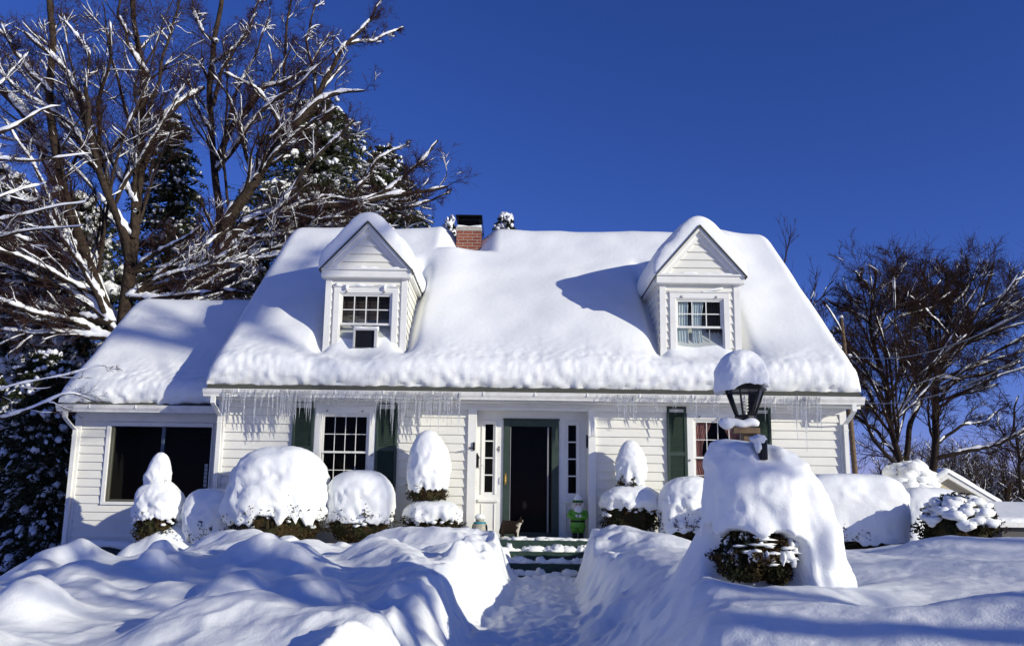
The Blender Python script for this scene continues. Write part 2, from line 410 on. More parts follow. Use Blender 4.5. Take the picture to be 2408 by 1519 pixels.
# gutter: a K profile along the eave
def gutter(x0, x1, y, zt, name='gutter', h=0.125):
    prof = [(0.0, 0), (-0.115, 0), (-0.120, -0.012), (-0.112, -0.022), (-0.112, -0.035), (-0.105, -0.055), (-0.085, -0.085), (-0.075, -0.10), (-0.07, -h), (0.0, -h)]
    mb = MB(); mb.prism([(y+a, zt+b) for a, b in prof][::-1], 'x', x0, x1)
    x = x0+0.6
    while x < x1-0.3:
        mb.bevbox(x-0.012, x+0.012, y-0.124, y-0.06, zt-0.06, zt+0.004); x += 0.86+0.05*math.sin(x*7)
    return mb.build(name, gutter_m, house)
gut = gutter(WX0-0.14, WX1+0.16, -0.40, ZE-0.02)
def downspout(x, y0, zt, zb, yw, sx=1):
    mb = MB()
    path = [(x, y0, zt), (x, y0, zt-0.12), (x, (y0+yw)/2, zt-0.22), (x, yw, zt-0.30), (x, yw, zb)]
    prev = None
    for p, q in zip(path[:-1], path[1:]):
        wv, dv = 0.036, 0.028
        mb.add([(p[0]-wv, p[1]-dv, p[2]), (p[0]+wv, p[1]-dv, p[2]), (p[0]+wv, p[1]+dv, p[2]), (p[0]-wv, p[1]+dv, p[2]),
                (q[0]-wv, q[1]-dv, q[2]), (q[0]+wv, q[1]-dv, q[2]), (q[0]+wv, q[1]+dv, q[2]), (q[0]-wv, q[1]+dv, q[2])],
               [(3, 2, 1, 0), (4, 5, 6, 7), (0, 1, 5, 4), (1, 2, 6, 5), (2, 3, 7, 6), (3, 0, 4, 7)])
    for z in (zt-0.42, (zt+zb)/2):
        mb.bevbox(x-0.045, x+0.045, yw-0.034, yw+0.03, z, z+0.03)
    return mb.build('downspout', trim_m, house)
downspout(WX0+0.03, -0.46, ZE-0.14, ZG, -0.07)
downspout(WX1-0.02, -0.46, ZE-0.14, ZG, -0.07)

# dormers: (left x, right x) of the front wall
YD = 0.30
def px(u, v, Y=YD): return W(u, v, Y)
DORM = []
for (ul, ur, vm, vev, upk, vpk) in ((766, 958, 700, 634, 870, 524), (1551, 1739, 720, 648, 1637, 533)):
    x0 = px(ul, vm)[0]; x1 = px(ur, vm)[0]
    ze = W((ul+ur)/2, vev, YD-0.18)[1]; zp = W(upk, vpk, YD-0.18)[1]
    DORM.append((x0, x1, ze, zp))
CHX = W(1102, 560, YR-0.45)[0]
def main_mod(A, B, T, Z):
    for x0, x1, ze, zp in DORM:
        zs = ZE+(B+0.42)*TAN
        inside_y = sstep(YD-0.30, YD+0.25, B)*(1-sstep(2.4, 3.1, B))
        dl = x0-A; dr = A-x1
        near = np.where((A > x0-0.05) & (A < x1+0.05), 1.0, 0.0)
        # scoured hollow along the side walls
        T = T-0.20*np.exp(-((A-x0+0.02)/0.13)**2)*inside_y-0.26*np.exp(-((A-x1-0.02)/0.16)**2)*inside_y
        # drift in front of the face
        T = T-0.15*np.exp(-((B-YD-0.05)/0.42)**2)*np.exp(-((A-(x0+x1)/2)/1.15)**4)
        T = T-0.06*np.exp(-((B-YD+0.02)/0.22)**2)*np.exp(-((A-(x0+x1)/2+0.1)/0.38)**2)
        T = T+0.10*np.exp(-((A-x1-0.55)/0.45)**2)*sstep(0.8, 2.2, B)
    q = np.maximum(np.abs(A-CHX)-0.30, np.abs(B-YR+0.1)-0.42)
    T = T*sstep(-0.25, 0.42, q)+0.03
    T = T+0.05*np.exp(-((A-1.2)/1.1)**2-((B-1.6)/1.3)**2)-0.05*np.exp(-((A+1.2)/0.8)**2-((B-2.1)/0.5)**2)
    return T
roof_snow('roof_snow', house, WX0-0.16, WX1+0.18, -0.42, ZE, YR, TAN, 0.36, step=0.045, mod=main_mod, seed=3, s_in=0.13, label='deep smooth snow covering the main roof')

# windows -----------------------------------------------------------
def curtain_mesh(x0, x1, z0, z1, y, folds, amp, gather=0.0, side=0):
    nx, nz = folds*6, 10
    xs = np.linspace(0, 1, nx); zs = np.linspace(0, 1, nz)
    Zq, Xq = np.meshgrid(zs, xs, indexing='ij')
    ww = 1-gather*np.sin(np.clip(Zq*1.15, 0, 1)*math.pi)**1.3 if gather else 1.0
    xx = x0+(x1-x0)*Xq*ww if side == 0 else x1-(x1-x0)*(1-Xq)*ww
    yy = y+amp*np.sin(Xq*folds*2*math.pi)*(0.5+0.5*Zq)
    zz = z1-(z1-z0)*Zq
    return np.stack([xx, yy, zz], -1).reshape(-1, 3), grid_faces(nz, nx)
def window(x0, x1, z0, z1, y, tw, cols, rows_u, rows_l, parent, sill=True, name='window', rail=0.5, curt=None, storm=True, depth=0.7):
    """double-hung window; x0..z1 is the outer edge of the casing on the wall plane y"""
    mb = MB(); f = y-0.045
    mb.bevbox(x0, x1, f, y+0.10, z1-tw, z1); mb.bevbox(x0, x0+tw, f, y+0.10, z0+tw*0.6, z1-tw); mb.bevbox(x1-tw, x1, f, y+0.10, z0+tw*0.6, z1-tw)
    mb.bevbox(x0-0.02, x1+0.02, f-0.03, y+0.10, z0, z0+tw*0.6)
    mb.bevbox(x0-0.015, x1+0.015, f-0.02, y-0.0, z1, z1+0.025)
    root = mb.build(name, trim_m, parent)
    a, b, c, d = x0+tw, x1-tw, z0+tw*0.6, z1-tw
    zm = c+(d-c)*rail; s = 0.032
    fr = MB()
    def ring(mb, a, b, c, d, s, y0, y1):
        mb.bevbox(a, b, y0, y1, d-s, d); mb.bevbox(a, b, y0, y1, c, c+s); mb.bevbox(a, a+s, y0, y1, c+s, d-s); mb.bevbox(b-s, b, y0, y1, c+s, d-s)
    ring(fr, a, b, c, d, 0.022, y-0.028, y+0.02)
    ring(fr, a+0.024, b-0.024, zm-0.02, d-0.024, s, y+0.0, y+0.035)
    ring(fr, a+0.024, b-0.024, c+0.024, zm+0.02, s, y+0.036, y+0.065)
    fr.build('sash', trim_m, root)
    gr = MB()
    for (z_lo, z_hi, rows, yy) in ((zm+0.0, d-0.05, rows_u, y+0.010), (c+0.05, zm-0.0, rows_l, y+0.045)):
        if rows < 1: continue
        gl, gr_ = a+0.055, b-0.055
        for i in range(1, cols): xx = gl+(gr_-gl)*i/cols; gr.box(xx-0.0055, xx+0.0055, yy, yy+0.012, z_lo, z_hi)
        for j in range(1, rows):
            zz = z_lo+(z_hi-z_lo)*j/rows
            for i in range(cols):
                xa = gl+(gr_-gl)*i/cols+0.0055; xb = gl+(gr_-gl)*(i+1)/cols-0.0055
                gr.box(xa, xb, yy+0.001, yy+0.011, zz-0.0055, zz+0.0055)
    gr.build('muntin', trim_m, root)
    g = MB(); g.add([(a, y+0.026, zm), (b, y+0.026, zm), (b, y+0.026, d), (a, y+0.026, d)], [(0, 1, 2, 3)])
    g.add([(a, y+0.060, c), (b, y+0.060, c), (b, y+0.060, zm), (a, y+0.060, zm)], [(0, 1, 2, 3)])
    g.build('pane', glass, root)
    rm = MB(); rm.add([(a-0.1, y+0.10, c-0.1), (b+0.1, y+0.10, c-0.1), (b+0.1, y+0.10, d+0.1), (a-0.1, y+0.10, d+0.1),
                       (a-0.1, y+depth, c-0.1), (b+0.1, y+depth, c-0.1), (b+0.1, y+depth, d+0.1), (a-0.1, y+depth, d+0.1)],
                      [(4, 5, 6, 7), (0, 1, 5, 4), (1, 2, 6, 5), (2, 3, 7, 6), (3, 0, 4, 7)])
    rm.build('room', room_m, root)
    if curt: curt(a, b, c, d, y, root)
    return root
def rose_curt(a, b, c, d, y, root):
    for x0, x1, sd in ((a+0.01, a+(b-a)*0.42, 0), (b-(b-a)*0.42, b-0.01, 1)):
        v, f = curtain_mesh(x0, x1, c, d, y+0.085, 6, 0.012, 0.55, sd); mesh_obj('curtain', v, f, rose, root)
def lace_curt(a, b, c, d, y, root):
    v, f = curtain_mesh(a, a+(b-a)*0.30, c-0.05, d, y+0.085, 5, 0.014, 0.1, 0); mesh_obj('curtain', v, f, lace, root)
    v, f = curtain_mesh(a+(b-a)*0.36, a+(b-a)*0.62, c-0.05, d, y+0.085, 5, 0.014, 0.25, 0); mesh_obj('curtain', v, f, lace, root)
    v, f = curtain_mesh(b-(b-a)*0.3, b, c-0.05, d, y+0.22, 4, 0.02, 0.0, 1); mesh_obj('curtain', v, f, blind, root)
window(*win_l, 0.0, 0.105, 4, 2, 2, house, rail=0.5)
window(*win_r, 0.0, 0.105, 4, 2, 2, house, rail=0.5, curt=rose_curt)
def star(mb, x, y, z, r):
    pts = []
    for k in range(10):
        q = math.pi/2+k*math.pi/5; rr = r if k % 2 == 0 else r*0.42
        pts.append((x+rr*math.cos(q), z+rr*math.sin(q)))
    mb.prism(pts[::-1], 'y', y-0.012, y)
bracket = mat('grey candle brackets', (0.32, 0.31, 0.29), 0.5, 0.4)
for wv in (win_l, win_r):
    for fx, fz in ((0.2, 0.955), (0.78, 0.955), (0.035, 0.45), (0.965, 0.45)):
        mb = MB(); star(mb, wv[0]+(wv[1]-wv[0])*fx, -0.047, wv[2]+(wv[3]-wv[2])*fz, 0.026); mb.build('star_ornament', bracket, house)
# shutters
def shutter(x0, x1, z0, z1, y=-0.03):
    mb = MB(); st = 0.045; t0, t1 = y-0.035, y
    mb.bevbox(x0, x0+st, t0, t1, z0, z1); mb.bevbox(x1-st, x1, t0, t1, z0, z1)
    zm = z0+(z1-z0)*0.47
    for a, b in ((z0, z0+0.07), (zm-0.035, zm+0.035), (z1-0.05, z1)): mb.bevbox(x0+st, x1-st, t0, t1, a, b)
    root = mb.build('shutter', green, house)
    lv = MB()
    for a, b in ((z0+0.07, zm-0.035), (zm+0.035, z1-0.05)):
        n = int((b-a)/0.028); h = (b-a)/n
        for i in range(n):
            z = a+i*h
            lv.add([(x0+st, t0+0.006, z), (x1-st, t0+0.006, z), (x1-st, t0+0.028, z+h*1.05), (x0+st, t0+0.028, z+h*1.05),
                    (x0+st, t0+0.012, z-0.001), (x1-st, t0+0.012, z-0.001)], [(0, 1, 2, 3), (4, 5, 1, 0)])
    lv.build('louver', green, root)
ZS0, ZS1 = VZ(912, 1157), VZ(912, 945)
shutter(VX(690, 1000), VX(739, 1000), ZS0, ZS1); shutter(VX(886, 1000), VX(936, 1000), ZS0, ZS1)
shutter(VX(1567, 1000), VX(1613, 1000), ZS0-0.02, ZS1-0.02); shutter(VX(1763, 1000), VX(1811, 1000), ZS0-0.02, ZS1-0.02)

# entry -------------------------------------------------------------
DR = 0.30                                                  # depth of the recess
jl0, jl1 = VX(1099, 1100), VX(1119, 1100); jr0, jr1 = VX(1383, 1100), VX(1401, 1100)
zh = VZ(1250, 962)
mb = MB()
mb.bevbox(jl0, jl1, -0.06, DR, ZG, zh); mb.bevbox(jr0, jr1, -0.06, DR, ZG, zh)
mb.bevbox(jl0-0.02, jr1+0.02, -0.065, DR, zh, ZT-0.175+0.12)
mb.build('entry_trim', trim_m, house)
def E(u, v): return W(u, v, DR)
bx0, bx1 = jl1, jr0
dx0, dx1 = E(1183, 1100)[0], E(1314, 1100)[0]; dz0, dz1 = 0.015, E(1250, 988)[1]
slx = (E(1140, 1080)[0], E(1159, 1080)[0]); srx = (E(1336, 1080)[0], E(1355, 1080)[0])
slz = (E(1150, 1157)[1], E(1150, 997)[1])
mb = MB(); yb = DR
def wallpiece(x0, x1, z0, z1, y=yb, t=0.05): mb.bevbox(x0, x1, y, y+t, z0, z1, 0.002)
wallpiece(bx0, bx1, dz1, zh+0.02)
for (a, b, s) in ((bx0, dx0, slx), (dx1, bx1, srx)):
    wallpiece(a, s[0], ZG, dz1); wallpiece(s[1], b, ZG, dz1); wallpiece(s[0], s[1], ZG, slz[0]); wallpiece(s[0], s[1], slz[1], dz1)
mb.build('entry_wall', trim_m, house)
for a, b, s in ((bx0, dx0, slx), (dx1, bx1, srx)):
    m2 = MB(); o = 0.035; wq = 0.025
    m2.bevbox(s[0]-o-wq, s[0]-o, yb-0.022, yb, slz[0]-o, slz[1]+o+0.03); m2.bevbox(s[1]+o, s[1]+o+wq, yb-0.022, yb, slz[0]-o, slz[1]+o+0.03)
    m2.bevbox(s[0]-o, s[1]+o, yb-0.022, yb, slz[1]+o, slz[1]+o+0.03)
    m2.bevbox(s[0]-0.10, s[1]+0.10, yb-0.05, yb, slz[0]-0.17, slz[0]-0.12)
    # lower panel moulding
    z0, z1 = 0.12, slz[0]-0.20
    for q in ((s[0]-0.05, s[0]-0.035, z0, z1), (s[1]+0.035, s[1]+0.05, z0, z1)): m2.bevbox(q[0], q[1], yb-0.018, yb, q[2], q[3])
    m2.bevbox(s[0]-0.035, s[1]+0.035, yb-0.018, yb, z0, z0+0.015)
    r_ = m2.build('sidelight', trim_m, house)
    for i in range(1, 4): z = slz[0]+(slz[1]-slz[0])*i/4; MB().bevbox(s[0], s[1], yb+0.0, yb+0.03, z-0.011, z+0.011).build('muntin', trim_m, r_)
    MB().add([(s[0], yb+0.035, slz[0]), (s[1], yb+0.035, slz[0]), (s[1], yb+0.035, slz[1]), (s[0], yb+0.035, slz[1])], [(0, 1, 2, 3)]).build('pane', glass, r_)
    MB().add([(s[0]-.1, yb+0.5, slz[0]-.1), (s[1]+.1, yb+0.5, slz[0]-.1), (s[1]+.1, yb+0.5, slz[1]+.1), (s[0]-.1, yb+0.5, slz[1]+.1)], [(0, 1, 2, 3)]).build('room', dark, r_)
# storm door
mb = MB(); g0, g1, gz0, gz1 = E(1198, 1100)[0], E(1297, 1100)[0], 0.10, E(1250, 1003)[1]
yd = DR-0.03
mb.bevbox(dx0, g0, yd, yd+0.05, dz0, dz1); mb.bevbox(g1, dx1, yd, yd+0.05, dz0, dz1); mb.bevbox(g0, g1, yd, yd+0.05, gz1, dz1); mb.bevbox(g0, g1, yd, yd+0.05, dz0, gz0)
mb.bevbox(dx0-0.012, dx1+0.012, yd-0.012, yd+0.02, dz1, dz1+0.025)
door = mb.build('storm_door', green, house)
MB().add([(g0, yd+0.03, gz0), (g1, yd+0.03, gz0), (g1, yd+0.03, gz1), (g0, yd+0.03, gz1)], [(0, 1, 2, 3)]).build('pane', glass, door)
mb = MB()
for xx in (g0+0.012, g1-0.06, g1-0.075): mb.box(xx, xx+0.006, yd+0.012, yd+0.028, gz0, gz1-0.01)
mb.build('pane_bead', alu, door)
hx = E(1189, 1120)[0]; hz = E(1189, 1126)[1]
mb = MB(); mb.bevbox(hx-0.016, hx+0.016, yd-0.012, yd, hz-0.10, hz+0.10); mb.tube([(hx, yd-0.01, hz+0.06), (hx, yd-0.05, hz+0.05), (hx, yd-0.05, hz-0.05), (hx, yd-0.01, hz-0.06)], 0.008, 8)
mb.build('handle', brass, door)
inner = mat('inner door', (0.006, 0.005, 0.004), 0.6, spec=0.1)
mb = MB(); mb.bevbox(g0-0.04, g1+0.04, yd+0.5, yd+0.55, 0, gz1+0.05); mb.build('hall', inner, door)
mb = MB(); mb.blob((E(1234, 1190)[0], yd+0.42, E(1234, 1188)[1]), (0.045, 0.03, 0.07), 10, 8, 0.3, 4, 3)
mb.build('hall_vase', mat('dim vase', (0.16, 0.10, 0.07), 0.5), door)
# number 4
def digit4(cx, cz, h, y):
    m_ = MB(); t = h*0.09; wv = h*0.62
    def bar(p, q):
        p = np.array(p); q = np.array(q); d = q-p; d = d/np.linalg.norm(d); n = np.array([-d[1], d[0]])*t
        m_.prism([tuple(p-n), tuple(q-n), tuple(q+n), tuple(p+n)], 'y', y-0.008, y)
    bar((cx+wv*0.28, cz+h*0.5), (cx-wv*0.5, cz-h*0.14)); bar((cx-wv*0.5, cz-h*0.14), (cx+wv*0.45, cz-h*0.14)); bar((cx+wv*0.30, cz+h*0.5), (cx+wv*0.12, cz-h*0.5))
    return m_.build('house_number', bracket, house)
nx, nz = E(1172, 1056); digit4(nx, nz, 0.10, DR-0.002)
# fixings beside the door
mb = MB(); x, z = W(1109, 1053, -0.1)
mb.tube([(x+0.05, -0.06, z), (x-0.01, -0.13, z), (x-0.05, -0.16, z-0.0)], 0.012, 6); mb.bevbox(x+0.02, x+0.055, -0.09, -0.06, z-0.04, z+0.10)
mb.build('flag_bracket', black, house)
mb = MB(); x, z = W(1121, 1085, 0.0)
mb.bevbox(x-0.03, x+0.035, 0.02, 0.09, z-0.11, z+0.06)
mb.prism([(x-0.04, z+0.06), (x+0.05, z+0.06), (x+0.005, z+0.16)], 'y', 0.02, 0.09)
lant = mb.build('wall_mailbox', black, house)
mb = MB(); mb.tube([(x, 0.0, z-0.10), (x+0.05, -0.03, z-0.12), (x+0.09, -0.05, z-0.06), (x+0.12, -0.05, z-0.06), (x+0.13, -0.05, z-0.11), (x+0.11, -0.05, z-0.12)], 0.007, 6)
mb.tube([(x+0.005, 0.0, z-0.16), (x+0.005, -0.03, z-0.30), (x-0.003, -0.03, z-0.42)], 0.005, 5)
mb.build('scroll_hook', alu, lant)
mb = MB(); x, z = W(1380, 1038, 0.05)
mb.lathe([(0.0, -0.012), (0.075, -0.012), (0.075, 0.012), (0.0, 0.012)], (0, 0, 0), 18)
vv = np.array(mb.v); v2 = np.stack([vv[:, 2]*1.0+x, vv[:, 1]*0.9+0.05, vv[:, 0]*1.5+z], 1)
mesh_obj('door_chime', v2, mb.f, black, house)
mb = MB(); x, z = W(1392, 1026, -0.08); mb.tube([(x-0.02, -0.06, z), (x-0.02, -0.12, z), (x+0.05, -0.13, z+0.01)], 0.008, 6); mb.build('flag_bracket', alu, house)

# wing ----------------------------------------------------------------
YW = 0.80; YWE = 0.38
_, ZWE = W(340, 952, YWE)
WRX = -5.02; WLX = W(180, 1010, YW)[0]
YWR = 2.95; ZWR = ZWE+(YWR-YWE)*TAN
ZWG = -1.2
mb = MB()
wz = (W(255, 1000, YW)[0], W(500, 1050, YW)[0], W(320, 1187, YW)[1], W(300, 993, YW)[1])
lap_siding(mb, WLX+0.10, WRX, W(300, 1283, YW)[1], ZWE-0.10, YW, [wz])
z = ZWG
while z < ZWE+0.0:
    mb.add([(WLX-0.02, YW, z), (WLX-0.02, 2*YWR-YWE, z), (WLX, 2*YWR-YWE, z+0.149), (WLX, YW, z+0.149)], [(0, 1, 2, 3)]); z += 0.149
mb.prism([(YW, ZWE-0.05), (YWR, ZWR-0.1), (2*YWR-YWE, ZWE-0.05)], 'x', WLX-0.005, WLX+0.02)
mb.build('wing_wall', paint, house)
mb = MB(); mb.bevbox(WLX-0.02, WLX+0.10, YW-0.035, YW+0.05, ZWG, ZWE-0.10)
mb.box(WLX+0.1, WRX, YW-0.03, YW, ZWE-0.26, ZWE-0.105)
mb.bevbox(WLX-0.06, WRX, YWE+0.03, YW-0.0, ZWE-0.10, ZWE-0.03); mb.build('wing_trim', trim_m, house)
mb = MB(); gable_slab(mb, WLX-0.12, WX0-0.12, YWE, ZWE, YWR, TAN, 0.05); mb.build('wing_roof', shingle, house)
mb = MB(); mb.prism([(YWE+.02, ZWE-0.055), (YWR, ZWR-0.055), (2*YWR-YWE, ZWE-0.055), (2*YWR-YWE, ZWE-0.2), (YWR, ZWR-0.22), (YWE+.02, ZWE-0.2)], 'x', WLX-0.09, WLX-0.022)
mb.build('rake_board', trim_m, house)
gutter(WLX-0.14, WX0-0.14, YWE+0.02, ZWE-0.015)
downspout(WLX+0.02, YWE-0.04, ZWE-0.13, ZWG, YW-0.07)
found = mat('foundation', (0.035, 0.04, 0.045), 0.9, noise=((0.06, 0.065, 0.07), 10, .4, .7))
mb = MB(); mb.box(WLX+0.1, WX0, YW-0.01, YW+0.1, ZWG, W(300, 1283, YW)[1]); mb.build('foundation', found, house)
def wing_mod(A, B, T, Z):
    return T+0.02*np.exp(-((vnoise(A*2.2, B*2.2, 7.7)-0.8)/0.12)**2)
roof_snow('roof_snow', house, WLX-0.17, WX0+0.05, YWE, ZWE, YWR, TAN, 0.30, step=0.04, cut1=False, mod=wing_mod, seed=9, s_in=0.05, label='snow on the lower side wing roof')
# small pock marks of fallen clumps on the wing roof
# big wing window
mb = MB(); tw = 0.07; yy = YW
a, b, c, d = wz
mb.bevbox(a, b, yy-0.045, yy+0.08, d-tw, d); mb.bevbox(a, b, yy-0.045, yy+0.08, c, c+0.055); mb.bevbox(a, a+tw, yy-0.045, yy+0.08, c+0.055, d-tw); mb.bevbox(b-0.02, b, yy-0.045, yy+0.08, c+0.055, d-tw)
wn = mb.build('wing_window', trim_m, house)
grim = mat('dark window frame', (0.09, 0.09, 0.07), 0.5)
mb = MB(); a2, b2, c2, d2 = a+tw, b-0.02, c+0.055, d-tw
mb.bevbox(a2, a2+0.05, yy-0.01, yy+0.06, c2, d2); mb.bevbox(a2+0.05, b2, yy-0.01, yy+0.06, c2, c2+0.045)
mb.build('frame', grim, wn)
xm = W(381, 1060, YW)[0]
mb = MB(); mb.bevbox(xm-0.03, xm+0.03, yy-0.0, yy+0.06, c2+0.045, d2); mb.build('mullion', mat('blue grey mullion', (0.10, 0.13, 0.17), 0.5), wn)
MB().add([(a2, yy+0.03, c2), (b2, yy+0.03, c2), (b2, yy+0.03, d2), (a2, yy+0.03, d2)], [(0, 1, 2, 3)]).build('pane', glass, wn)
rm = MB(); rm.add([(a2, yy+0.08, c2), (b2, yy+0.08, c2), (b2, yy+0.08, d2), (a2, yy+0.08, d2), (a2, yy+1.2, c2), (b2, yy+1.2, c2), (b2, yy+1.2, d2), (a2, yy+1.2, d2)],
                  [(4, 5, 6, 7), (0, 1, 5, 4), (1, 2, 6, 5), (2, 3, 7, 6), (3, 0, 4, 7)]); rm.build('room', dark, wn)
xq, zq0 = W(486, 1145, YW+0.2); zq1 = W(486, 1090, YW+0.2)[1]
mb = MB()
for i in range(6): z = zq0+(zq1-zq0)*i/6; mb.box(xq-0.028, xq+0.028, yy+0.10, yy+0.11, z, z+(zq1-zq0)/6*0.86)
mb.build('far_window', beard_m, wn)
# snow on the foundation ledge
mb = MB()
xs = np.linspace(WLX+0.08, WX0-0.3, 24); zl = W(300, 1283, YW)[1]
mb.tube([(x, YW-0.08, zl+0.015+0.02*math.sin(x*5)) for x in xs], [0.05+0.025*math.sin(x*3.3)+0.02*math.sin(x*9) for x in xs], 10); mb.build('ledge_snow', snow, house, True)

# dormer build --------------------------------------------------------
def dormer(idx, x0, x1, ze, zp):
    xc = (x0+x1)/2; ov = 0.09; hw = (x1-x0)/2+ov-0.015
    zb = ZE+(YD+0.42)*TAN-0.5
    tg = (zp-ze)/hw
    yb = lambda z: (z-ZE)/TAN-0.42
    # window opening
    if idx == 0: op = (W(786, 700, YD)[0], W(937, 700, YD)[0], W(860, 835, YD)[1], W(860, 677, YD)[1])
    else: op = (W(1574, 720, YD)[0], W(1714, 720, YD)[0], W(1645, 840, YD)[1], W(1645, 690, YD)[1])
    mb = MB(); lap_siding(mb, x0+0.11, x1-0.11, zb, ze-0.1, YD, [op], exp=0.15, zstart=ze-0.1-0.15*20)
    # side cheeks
    for xs, sg in ((x0, -1), (x1, 1)):
        z = zb
        while z < ze:
            zn = min(z+0.15, ze)
            mb.add([(xs+sg*0.02, YD, z), (xs+sg*0.02, max(YD, yb(z))+0.3, z), (xs, max(YD, yb(zn))+0.3, zn), (xs, YD, zn), (xs-sg*.01, YD, z), (xs-sg*.01, max(YD, yb(z))+0.3, z)], [(0, 1, 2, 3), (4, 5, 1, 0)]); z = zn
    root = mb.build('dormer', paint, house)
    root['label'] = 'dormer with an air conditioner in its window' if idx == 0 else 'dormer with pale curtains in its window'
    # gable face
    mb = MB(); yf = YD-0.05
    zg0 = ze+0.03
    lap_siding(mb, lambda z: xc-max(0.0, (zp-0.19-z)/tg), lambda z: xc+max(0.0, (zp-0.19-z)/tg), zg0, zp-0.20, yf, [], exp=0.15)
    mb.build('gable', paint, root)
    mb = MB()
    mb.bevbox(x0-0.005, x0+0.11, YD-0.04, YD+0.04, zb, ze-0.1); mb.bevbox(x1-0.11, x1+0.005, YD-0.04, YD+0.04, zb, ze-0.1)
    mb.bevbox(x0-ov+0.02, x1+ov-0.02, YD-0.14, YD+0.0, ze-0.13, ze+0.0); mb.bevbox(x0-ov-0.005, x1+ov+0.005, YD-0.17, YD, ze, ze+0.035)
    # raking boards
    for s in (-1, 1):
        def pt(dx, dz): return (xc+s*dx, dz)
        for off0, off1, ya, yb_ in ((0.0, 0.07, YD-0.17, YD-0.0), (0.07, 0.20, YD-0.10, YD-0.0)):
            P = [pt(0, zp-off0), pt(hw-off0/tg*0.0, zp-hw*tg-off0), pt(hw, zp-hw*tg-off0)]
            poly = [pt(0, zp-off0), pt((zp-off0-ze-0.036)/tg, ze+0.036), pt((zp-off1-ze-0.036)/tg, ze+0.036), pt(0, zp-off1)]
            if s == -1: poly = poly[::-1]
            mb.prism(poly, 'y', ya, yb_)
    # side soffit/fascia running back to the main roof
    for xs, sg in ((x0, -1), (x1, 1)):
        mb.box(min(xs, xs+sg*ov), max(xs, xs+sg*ov), YD+0.0, yb(ze)+0.1, ze-0.09, ze+0.0)
    mb.build('trim', trim_m, root)
    # roof
    th = 0.03; mb = MB()
    e = hw+0.03
    poly = [(xc-e, zp-e*tg+0.0), (xc, zp+0.0), (xc+e, zp-e*tg+0.0), (xc+e, zp-e*tg+th), (xc, zp+th*1.3), (xc-e, zp-e*tg+th)]
    mb.prism(poly[::-1], 'y', YD-0.20, yb(zp)+0.3); mb.build('roof', shingle, root)
    def dmod(A, B, T, Z):
        return T+0.035*fbm(A*4+idx*9, B*4, Z*4, 2)*sstep(YD+0.6, YD-0.1, A)+0.05*sstep(0.2, 1.2, A)
    roof_snow('snow_cap', root, YD-0.17, yb(zp)+0.9, xc-e+0.005, zp-(e-0.005)*tg+th, xc, tg, 0.28, step=0.03, cut1=False, axis='y', s_in=0.0, mod=dmod, seed=20+idx*7, lump=0.5, ew=0.12, wdf=0.20, rnd=0.07, ewb=0.62)
    # snow on the cornice
    mb = MB(); xs = np.linspace(x0+0.12, x1-0.12, 26)
    ph = idx*4
    mb.tube([(x, YD-0.10, ze+0.04+0.01*math.sin(x*17+ph)) for x in xs], [0.006+0.038*abs(math.sin(math.pi*(x-x0-0.1)/(x1-x0-0.2)))**0.4*(0.75+0.35*math.sin(x*11+ph)+0.2*math.sin(x*29)) for x in xs], 8)
    mb.build('cornice_snow', snow, root, True)
    for fx, fz in ((0.2, 0.93), (0.78, 0.93)):
        mb = MB(); star(mb, op[0]+(op[1]-op[0])*fx, YD-0.047, op[2]+(op[3]-op[2])*fz, 0.028); mb.build('star_ornament', bracket, root)
    mb = MB()
    if idx == 0:
        xs = np.linspace(op[0]+0.02, op[1]-0.05, 22)
        mb.tube([(x, YD-0.055, op[3]+0.035) for x in xs], [0.018+0.010*math.sin(x*13)+0.008*math.sin(x*31) for x in xs], 8)
        for fx in (0.2, 0.79): mb.blob((op[0]+(op[1]-op[0])*fx, YD-0.08, op[3]-0.01), (0.03, 0.03, 0.05), 10, 8, 0.3, 3, fx)
    else:
        xs = np.linspace(op[1]-0.50, op[1]-0.12, 14)
        mb.tube([(x, YD-0.055, op[3]+0.012+0.006*i) for i, x in enumerate(xs)], [0.010+0.014*abs(math.sin(x*9)) for x in xs], 8)
    mb.build('casing_snow', snow, root, True)
    # dormer is a part; its window pieces are sub-parts
    f = YD-0.045; tw = 0.105; a, b, c, d = op[0]+tw, op[1]-tw, op[2], op[3]-tw
    mb = MB(); mb.bevbox(op[0], op[1], f, YD+0.1, d, op[3]); mb.bevbox(op[0], a, f, YD+0.1, c, d); mb.bevbox(b, op[1], f, YD+0.1, c, d); mb.bevbox(op[0]-.015, op[1]+.015, f-.02, YD, op[3], op[3]+.02)
    mb.build('window_casing', trim_m, root)
    mb = MB(); s = 0.03
    if idx == 0: zm = W(860, 762, YD)[1]
    else: zm = W(1645, 769, YD)[1]
    for (p, q, r, t, y0, y1) in ((a, b, c, d, YD-0.025, YD+0.02), (a+0.022, b-0.022, zm-0.02, d-0.022, YD, YD+0.035)):
        ss = 0.022 if y0 < YD else s
        mb.bevbox(p, q, y0, y1, t-ss, t); mb.bevbox(p, p+ss, y0, y1, r, t-ss); mb.bevbox(q-ss, q, y0, y1, r, t-ss); mb.bevbox(p+ss, q-ss, y0, y1, r, r+ss+0.008)
    mb.bevbox(a+.022, b-.022, YD+0.036, YD+0.06, zm-0.02, zm+0.02)
    mb.build('sash', trim_m, root)
    gl, gr_ = a+0.052, b-0.052; z_lo, z_hi = zm+0.018, d-0.052; cols = 4 if idx == 0 else 3
    mb = MB()
    for i in range(1, cols): xx = gl+(gr_-gl)*i/cols; mb.box(xx-0.009, xx+0.009, YD+0.012, YD+0.022, z_lo, z_hi)
    zz = (z_lo+z_hi)/2
